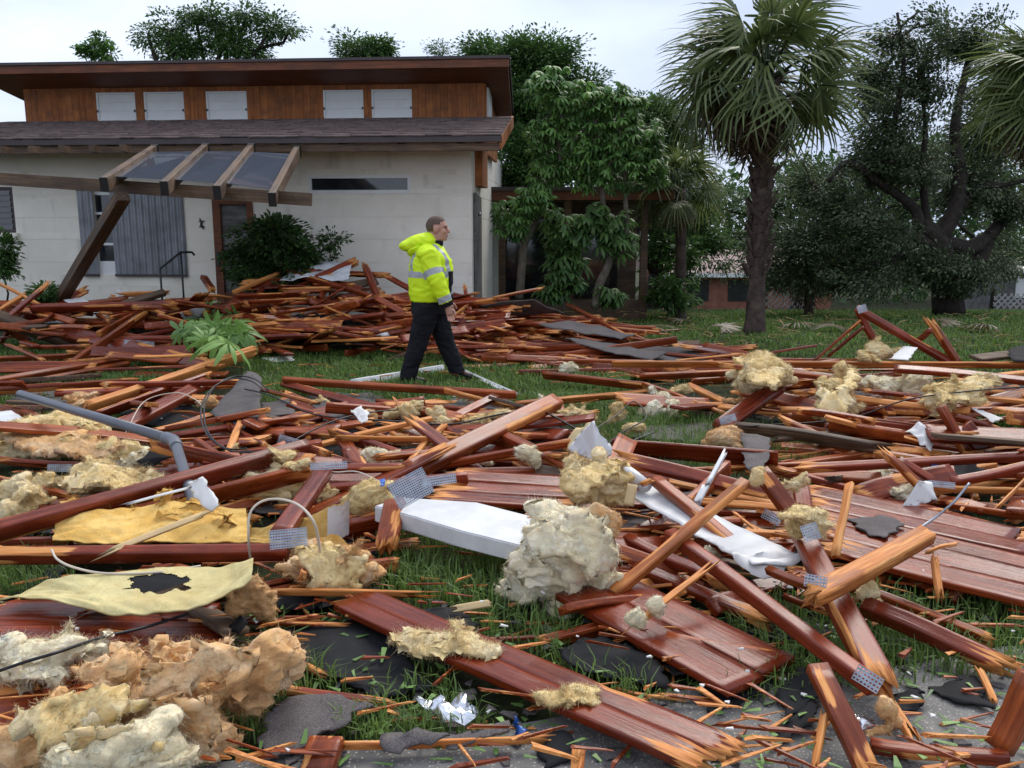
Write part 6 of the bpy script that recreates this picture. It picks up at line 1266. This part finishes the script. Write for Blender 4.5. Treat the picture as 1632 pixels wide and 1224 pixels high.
# ---- truss plates
plate(460, 858, .31, 58, 30, 'slotted truss plate at the lower end of the short purple beam', rot=.1)
plate(524, 742, .34, 58, 12, 'slotted truss plate at the upper end of the short purple beam', rot=.05)
plate(655, 778, .36, 62, 44, 'large bent truss plate on top of the splintered stub', rot=.5, bend=.04); plate(700, 765, .36, 54, 16, 'long thin wing of truss plate beside the large bent one', rot=.15)
plate(463, 706, .26, 40, 18, 'slotted truss plate crossed by the black cable', rot=-.3)
plate(1383, 1082, .25, 42, 26, 'slotted truss plate at the roadside end of the long straight beam', rot=-.6)
plate(1300, 927, .36, 34, 20, 'slotted truss plate joining the shattered beam', rot=-.2); plate(1292, 848, .46, 26, 26, 'small truss plate peeping from the yellow fluff', rot=.3)
plate(1500, 772, .24, 40, 10, 'slim truss plate beside the raw yellowish board', rot=-.1); plate(1230, 824, .22, 30, 16, 'truss plate half under the white sheet end', rot=-.5); plate(1374, 492, .9, 14, 12, 'small truss plate at the peak of the broken truss', rot=.3); plate(222, 548, .22, 44, 10, 'flat truss plate on the wide purplish board', rot=-.1); plate(95, 746, .18, 34, 12, 'truss plate in the insulation drift under the conduit', rot=0); plate(1160, 668, .2, 26, 12, 'truss plate by the purple plank', rot=.3)
# ---- foil and wrappers
sheet('foil_scrap', 'crumpled silver foil scrap in the roadside grass', [(668, 1128, .05), (700, 1112, .09), (740, 1118, .1), (764, 1134, .08), (740, 1156, .05), (702, 1160, .04)], .003, 'foil', .05, 14, torn=.03, cat='foil')
sheet('foil_scrap', 'folded silver foil beside the wide red-orange board', [(1354, 1152, .08), (1380, 1146, .1), (1394, 1160, .08), (1368, 1172, .06)], .003, 'foil', .03, 16, torn=.03, cat='foil')
sheet('blue_wrapper', 'shiny blue wrapper by the roadside end of the deck board', [(812, 1148, .05), (830, 1142, .06), (836, 1168, .04), (818, 1172, .03)], .003, 'blue', .03, 18, torn=.03, cat='wrapper')
sheet('blue_wrapper', 'blue and silver can wrapper below the long pinkish beam', [(1484, 744, .2), (1498, 742, .2), (1500, 760, .16), (1486, 760, .16)], .003, 'blue', .03, 18, torn=.02, cat='wrapper')
sheet('blue_wrapper', 'small blue scrap on the yellow clump beside the large truss plate', [(604, 766, .36), (613, 762, .36), (615, 776, .34), (606, 778, .34)], .003, 'blue', .015, 18, cat='wrapper')
# ---- fallen umbrella-tree branch: each leaf a part
fb = empty('leafy_branch', P(350, 548, .05)); tag(fb, 'fallen green umbrella-tree branch lying on the heap', 'branch')
rb = np.random.default_rng(90); WM = []
for k in range(4):
    me = pymesh('leaf', whorl_arrays(rb, 9, .31, .062), [tuple(q) for q in WF]); fattr(me, 'v', np.full(108, .4 + .18 * k)); me.materials.append(M['weed']); me.polygons.foreach_set('use_smooth', [True] * len(me.polygons)); WM.append(me)
for i in range(85):
    px, py = 352 + rb.normal(0, 22), 520 + rb.normal(0, 12); p = P(px, py, .0); z_ = .18 + .35 * rb.random(); p = P(px, py, z_); o = link(bpy.data.objects.new('leaf', WM[i % 4]), fb); o.location = p - fb.location; o.rotation_euler = (rb.normal(.5, .7), rb.normal(0, .7), rb.random() * 6.3); o.scale = (rb.uniform(.6, 1.1),) * 3
MB().tube([Vector((-.6, .3, .25)), Vector((0, 0, .3)), Vector((.5, -.2, .05))], [.02, .016, .008], 6).build('stem', M['palebark'], fb, True)
# ---- splinters, chips and leaf litter nobody could count
def chips(name, label, n, xr, yr, zr, dims, m, cat, seed, filt=None, flat=False):
    r = np.random.default_rng(seed); V = []; Fc = []; ra = []
    for i in range(n):
        px, py = r.uniform(*xr), r.uniform(*yr)
        if filt and not filt(px, py): continue
        c = P(px, py, r.uniform(*zr)); a = r.random() * 6.3 if flat else r.normal(0, .5); L, w, t = (r.uniform(*d) for d in dims); d = Vector((math.cos(a), math.sin(a), r.normal(0, .12))).normalized(); s = Vector((-d.y, d.x, 0)).normalized(); u = d.cross(s); b = len(V)
        for (x, y, z_) in ((-.5, -.5, -.5), (.5, -.2, -.4), (.5, .2, -.4), (-.5, .5, -.5), (-.4, -.5, .5), (.45, -.15, .3), (.45, .2, .3), (-.45, .5, .5)): V.append(c + d * (x * L * r.uniform(.8, 1.2)) + s * (y * w) + u * (z_ * t))
        Fc += [tuple(b + k for k in q) for q in ((0, 3, 2, 1), (4, 5, 6, 7), (0, 1, 5, 4), (1, 2, 6, 5), (2, 3, 7, 6), (3, 0, 4, 7))]; ra += [r.random()] * 8
    me = pymesh(name, V, Fc); fattr(me, 'raw', ra); fattr(me, 'v', ra); tag(mobj(name, me, M[m]), label, cat, None, 'stuff')
kf = lambda x, y: free(x, y) or random.random() < .25
chips('wood_splinters', 'countless small wood splinters strewn through the debris', 2000, (-40, 1670), (575, 1224), (.015, .1), ((.04, .22), (.006, .022), (.004, .012)), 'red', 'splinters', 81, lambda x, y: kf(x, y) and (y < 1050 or random.random() < .3))
chips('shingle_chips', 'small black roofing crumbs on grass and asphalt', 220, (400, 1660), (930, 1224), (.014, .025), ((.02, .09), (.02, .06), (.003, .008)), 'shingle', 'crumbs', 82, None, True)
chips('white_crumbs', 'tiny white foam and paint crumbs scattered about', 150, (-30, 1660), (560, 1200), (.02, .16), ((.008, .035), (.006, .02), (.003, .007)), 'paper', 'crumbs', 83, None, True)
chips('leaf_litter', 'torn green leaves littering the debris', 420, (300, 1660), (900, 1224), (.015, .06), ((.025, .07), (.01, .024), (.001, .002)), 'weed', 'leaves', 84, None, True)
chips('dry_litter', 'brown dead fronds and twigs on the lawn below the palm', 220, (900, 1632), (496, 556), (.0, .06), ((.1, .45), (.008, .025), (.006, .012)), 'rope', 'litter', 85, None, True)
# ================================================================ the man
def tubes_to(mb, pts, rads, n=14): mb.tube([Vector(p) for p in pts], rads, n)
def loft(mb, rings, n=24):
    """rings: (cx, cy, z, rx, ry)"""
    b = len(mb.v)
    for (cx, cy, z_, rx, ry) in rings:
        for k in range(n):
            a = 2 * math.pi * k / n; mb.v.append((cx + rx * .95 * math.cos(a), cy + ry * .95 * math.sin(a), z_))
    for i in range(len(rings) - 1):
        for k in range(n): mb.f.append((b + i * n + k, b + i * n + (k + 1) % n, b + (i + 1) * n + (k + 1) % n, b + (i + 1) * n + k))
    mb.f.append(tuple(b + k for k in range(n - 1, -1, -1))); e = b + (len(rings) - 1) * n; mb.f.append(tuple(e + k for k in range(n)))
def finish(name, mb, vox, mats, parent, classify=None, wr=0, wf=9, smooth_it=3):
    me = remesh((mb.v, mb.f), vox); bm = bmesh.new(); bm.from_mesh(me)
    for _ in range(smooth_it): bmesh.ops.smooth_vert(bm, verts=bm.verts, factor=.5, use_axis_x=True, use_axis_y=True, use_axis_z=True)
    bm.normal_update()
    if wr:
        for v in bm.verts:
            p = v.co; q = Vector((p.x * wf, p.y * wf, p.z * wf * 1.5)); w_ = noise.noise_vector(q * .6)
            v.co += v.normal * wr * ((1 - abs(noise.noise(q + w_)) * 2) * .7 + noise.noise(q * .7) * .7)
    bm.to_mesh(me); bm.free(); o = mobj(name, me, mats, parent, True)
    if classify: me.polygons.foreach_set('material_index', [classify(p.center) for p in me.polygons])
    return o
M['hivis'] = simple('hi_vis_yellow', (.66, .90, .015), .55, .3, .06, 5, bumps=.1, bscale=30)
def _hv():
    b = M['hivis'].node_tree.nodes['Principled BSDF']
_hv()
M['reflect'] = simple('reflective_band', (.36, .38, .40), .4, .5, .1, 20); M['blackcloth'] = simple('black_cloth', (.010, .010, .013), .85, .2, .3, 8, bumps=.2, bscale=60)
M['skin'] = simple('skin', (.48, .255, .185), .5, .4, .10, 9); M['hair'] = simple('short_hair', (.11, .075, .06), .8, .2, .3, 60, bumps=.3, bscale=200); M['eye'] = simple('eye', (.03, .02, .02), .3, .5, .1, 9); M['lip'] = simple('lip', (.36, .15, .12), .5, .4, .1, 9); M['shoe'] = simple('shoe', (.012, .012, .012), .4, .5, .2, 9)
MY = 9.35; mp = PD(690, 600, MY); man = empty('person', (mp.x, MY, -.01)); tag(man, 'person in yellow hi-vis jacket and black trousers walking right across the lawn', 'person')
def pm(px, py, y=0.0):                      # pixel to the man's local coordinates (facing +x)
    q = PD(px, py, MY); return Vector((q.x - mp.x, y, q.z + .01))
# joints
sh = pm(684, 404, -.20); elb = pm(700, 446, -.27); wri = pm(716, 486, -.24); hip = pm(683, 487, -.09); kn1 = pm(668, 545, -.10); an1 = pm(652, 596, -.11)
hip2 = pm(690, 487, .09); kn2 = pm(708, 543, .09); an2 = pm(727, 593, .10); sh2 = pm(692, 404, .2); elb2 = pm(700, 445, .27); wri2 = pm(712, 482, .24); hd = pm(697.5, 364)
# body: one continuous skin mesh
mb = MB(); zc = hd.z
sphere(mb, hd + Vector((-.012, 0, .022)), (.099, .078, .094)); sphere(mb, hd + Vector((.022, 0, -.055)), (.072, .062, .066)); sphere(mb, hd + Vector((.062, 0, -.095)), (.028, .034, .022)); sphere(mb, hd + Vector((.0, 0, -.085)), (.075, .064, .045))
mb.tube([hd + Vector((.082, 0, .012)), hd + Vector((.106, 0, -.028)), hd + Vector((.098, 0, -.042))], [.010, .016, .012], 8)
sphere(mb, hd + Vector((.074, 0, .022)), (.022, .056, .013)); sphere(mb, hd + Vector((.083, 0, -.062)), (.016, .026, .009)); sphere(mb, hd + Vector((.081, 0, -.078)), (.015, .024, .008))
for s_ in (-1, 1): sphere(mb, hd + Vector((-.012, s_ * .079, -.012)), (.024, .011, .035)); sphere(mb, hd + Vector((.055, s_ * .045, -.03)), (.03, .02, .028))
HEADN = len(mb.v)
mb.tube([hd + Vector((-.02, 0, -.06)), pm(688, 392) + Vector((0, 0, 0)), pm(686, 405)], [.078, .082, .095], 14)
mb.tube([pm(686, 402), pm(686, 440), pm(685, 488)], [.10, .15, .14], 14)
for (a, b_, c) in ((sh, elb, wri), (sh2, elb2, wri2)): mb.tube([pm(686, 410), a, b_, c], [.07, .055, .042, .03], 10)
for (a, b_, c) in ((hip, kn1, an1), (hip2, kn2, an2)): mb.tube([a, b_, c], [.085, .06, .045], 10)
for i_, v_ in enumerate(mb.v[:HEADN]): mb.v[i_] = tuple(hd + (Vector(v_) - hd) * 1.13)
def face_cls(c):
    q = (c - hd) / 1.13
    if q.x > .062 and .003 < q.z < .013 and .020 < abs(q.y) < .046: return 2
    if q.x > .066 and .026 < q.z < .034 and .014 < abs(q.y) < .052: return 1
    if q.x > .08 and -.082 < q.z < -.058 and abs(q.y) < .026: return 3
    return 0
body = finish('body', mb, .0062, [M['skin'], M['hair'], M['eye'], M['lip']], man, face_cls, 0, 9, 2)
def hand(w, d, side, nm):
    """relaxed hand hanging from the wrist: palm, four fingers, thumb"""
    hb = MB(); d = Vector(d).normalized(); fw = Vector((1, 0, 0)); fw = (fw - d * fw.dot(d)).normalized(); sd = d.cross(fw) * side
    hb.tube([w - d * .03, w + d * .03, w + d * .085], [.026, .036, .034], 10); sphere(hb, w + d * .06, (.038, .018, .045))
    for i, (o_, l) in enumerate(((.030, .072), (.010, .082), (-.010, .076), (-.028, .060))):
        b0 = w + d * .082 + fw * o_; b1 = b0 + d * l * .45 + sd * .006; b2 = b1 + d * l * .32 + sd * .018; b3 = b2 + d * l * .2 + sd * .022; hb.tube([b0 - d * .01, b1, b2, b3], [.0105, .0098, .009, .0075], 8)
    t0 = w + d * .03 + fw * .026; hb.tube([t0, t0 + d * .03 + fw * .026, t0 + d * .062 + fw * .034 + sd * .012, t0 + d * .085 + fw * .03 + sd * .018], [.014, .0125, .011, .009], 8)
    return finish(nm, hb, .0042, [M['skin']], man, None, 0, 9, 1)
hand(wri, wri - elb + Vector((.0, 0, -.1)), 1, 'hand'); hand(wri2, wri2 - elb2, -1, 'hand')
# hair: close-cropped cap
mb = MB(); sphere(mb, hd + Vector((-.014, 0, .026)), (.1135, .0905, .108), None, 28, 22); me = pymesh('hair', mb.v, mb.f); bm = bmesh.new(); bm.from_mesh(me)
bmesh.ops.delete(bm, geom=[v for v in bm.verts if (v.co - hd).z < .036 + .9 * max(0, (v.co - hd).x - .03) - (.075 if (v.co - hd).x < -.03 else 0)], context='VERTS'); bm.to_mesh(me); bm.free(); mobj('hair', me, M['hair'], man, True)
# jacket
jt = MB(); c = lambda px, py, rx, ry: (pm(px, py).x, 0, pm(px, py).z, rx, ry)
loft(jt, [c(685, 480, .215, .22), c(685, 470, .235, .235), c(686, 450, .250, .25), c(687, 430, .250, .252), c(686, 414, .235, .25), c(685, 402, .19, .23), c(686, 394, .135, .165), c(689, 387, .095, .105)])
for (a, b_, w) in ((sh, elb, wri), (sh2, elb2, wri2)): jt.tube([a + Vector((0, 0, .02)), a.lerp(b_, .5), b_, b_.lerp(w, .55), w + (w - b_).normalized() * -.01], [.105, .098, .088, .078, .066], 16)
sphere(jt, sh + Vector((0, .02, -.0)), (.115, .10, .10)); sphere(jt, sh2 + Vector((0, -.02, 0)), (.115, .10, .10))
def seg_t(p, a, b_): ab = b_ - a; t = max(0, min(1, (p - a).dot(ab) / ab.dot(ab))); return t, (p - a - ab * t).length
zb0, zb1 = pm(690, 441).z, pm(690, 432).z; zs0, zs1 = pm(690, 408).z, pm(690, 396).z
def jcls(p):
    for (a, b_, w) in ((sh, elb, wri), (sh2, elb2, wri2)):
        t, d = seg_t(p, b_, w)
        if d < .10 and t > .02 and abs(p.y) > .15:
            if t > .80: return 2
            if .56 < t < .78: return 1
            if t > .02 and d < .1 and p.z < b_.z: return 0
        t, d = seg_t(p, a, b_)
        if d < .125 and abs(p.y) > .155:
            if .58 < t < .80: return 1
            if abs(p.y) > .17: return 0
    if p.x > pm(716, 440).x and p.z < pm(690, 432).z and p.x > .12: return 2
    if zb0 < p.z < zb1: return 1
    if abs(abs(p.y) - .13) < .028 and p.z > zb1: return 1
    return 0
jk = finish('jacket', jt, .0095, [M['hivis'], M['reflect'], M['blackcloth']], man, jcls, .011, 8, 3); jk['label'] = 'bulky yellow hi-vis jacket with grey reflective bands and black cuffs'
# hood lying on the back
hm = MB(); sphere(hm, pm(667, 386), (.185, .165, .072), Matrix.Rotation(R(-19), 3, 'Y')); sphere(hm, pm(655, 391), (.125, .14, .06), Matrix.Rotation(R(-8), 3, 'Y')); sphere(hm, pm(680, 387), (.13, .15, .10), Matrix.Rotation(R(-35), 3, 'Y')); sphere(hm, pm(665, 396), (.12, .16, .07), Matrix.Rotation(R(-30), 3, 'Y')); finish('hood', hm, .009, [M['hivis']], man, None, .016, 9, 2)
mb = MB(); loft(mb, [(pm(692, 384).x, 0, pm(692, 392).z, .10, .10), (pm(694, 384).x, 0, pm(692, 383).z, .088, .086)]); finish('collar', mb, .008, [M['blackcloth']], man, None, .004, 9, 2)
# trousers
tm = MB(); loft(tm, [c(684, 500, .20, .20), c(684, 488, .205, .205), c(685, 474, .20, .205)])
for (a, b_, e) in ((hip, kn1, an1), (hip2, kn2, an2)): tm.tube([a + Vector((0, 0, .02)), a.lerp(b_, .35), b_, b_.lerp(e, .5), e, e + Vector((.0, 0, -.03))], [.142, .130, .102, .092, .088, .092], 16)
finish('trousers', tm, .0095, [M['blackcloth']], man, None, .010, 9, 3)
for e in (an1, an2):
    s_ = MB(); sphere(s_, e + Vector((.03, 0, -.035)), (.10, .05, .045)); sphere(s_, e + Vector((.13, 0, -.05)), (.075, .048, .032)); o = finish('shoe', s_, .008, [M['shoe']], man, None, 0, 9, 2)
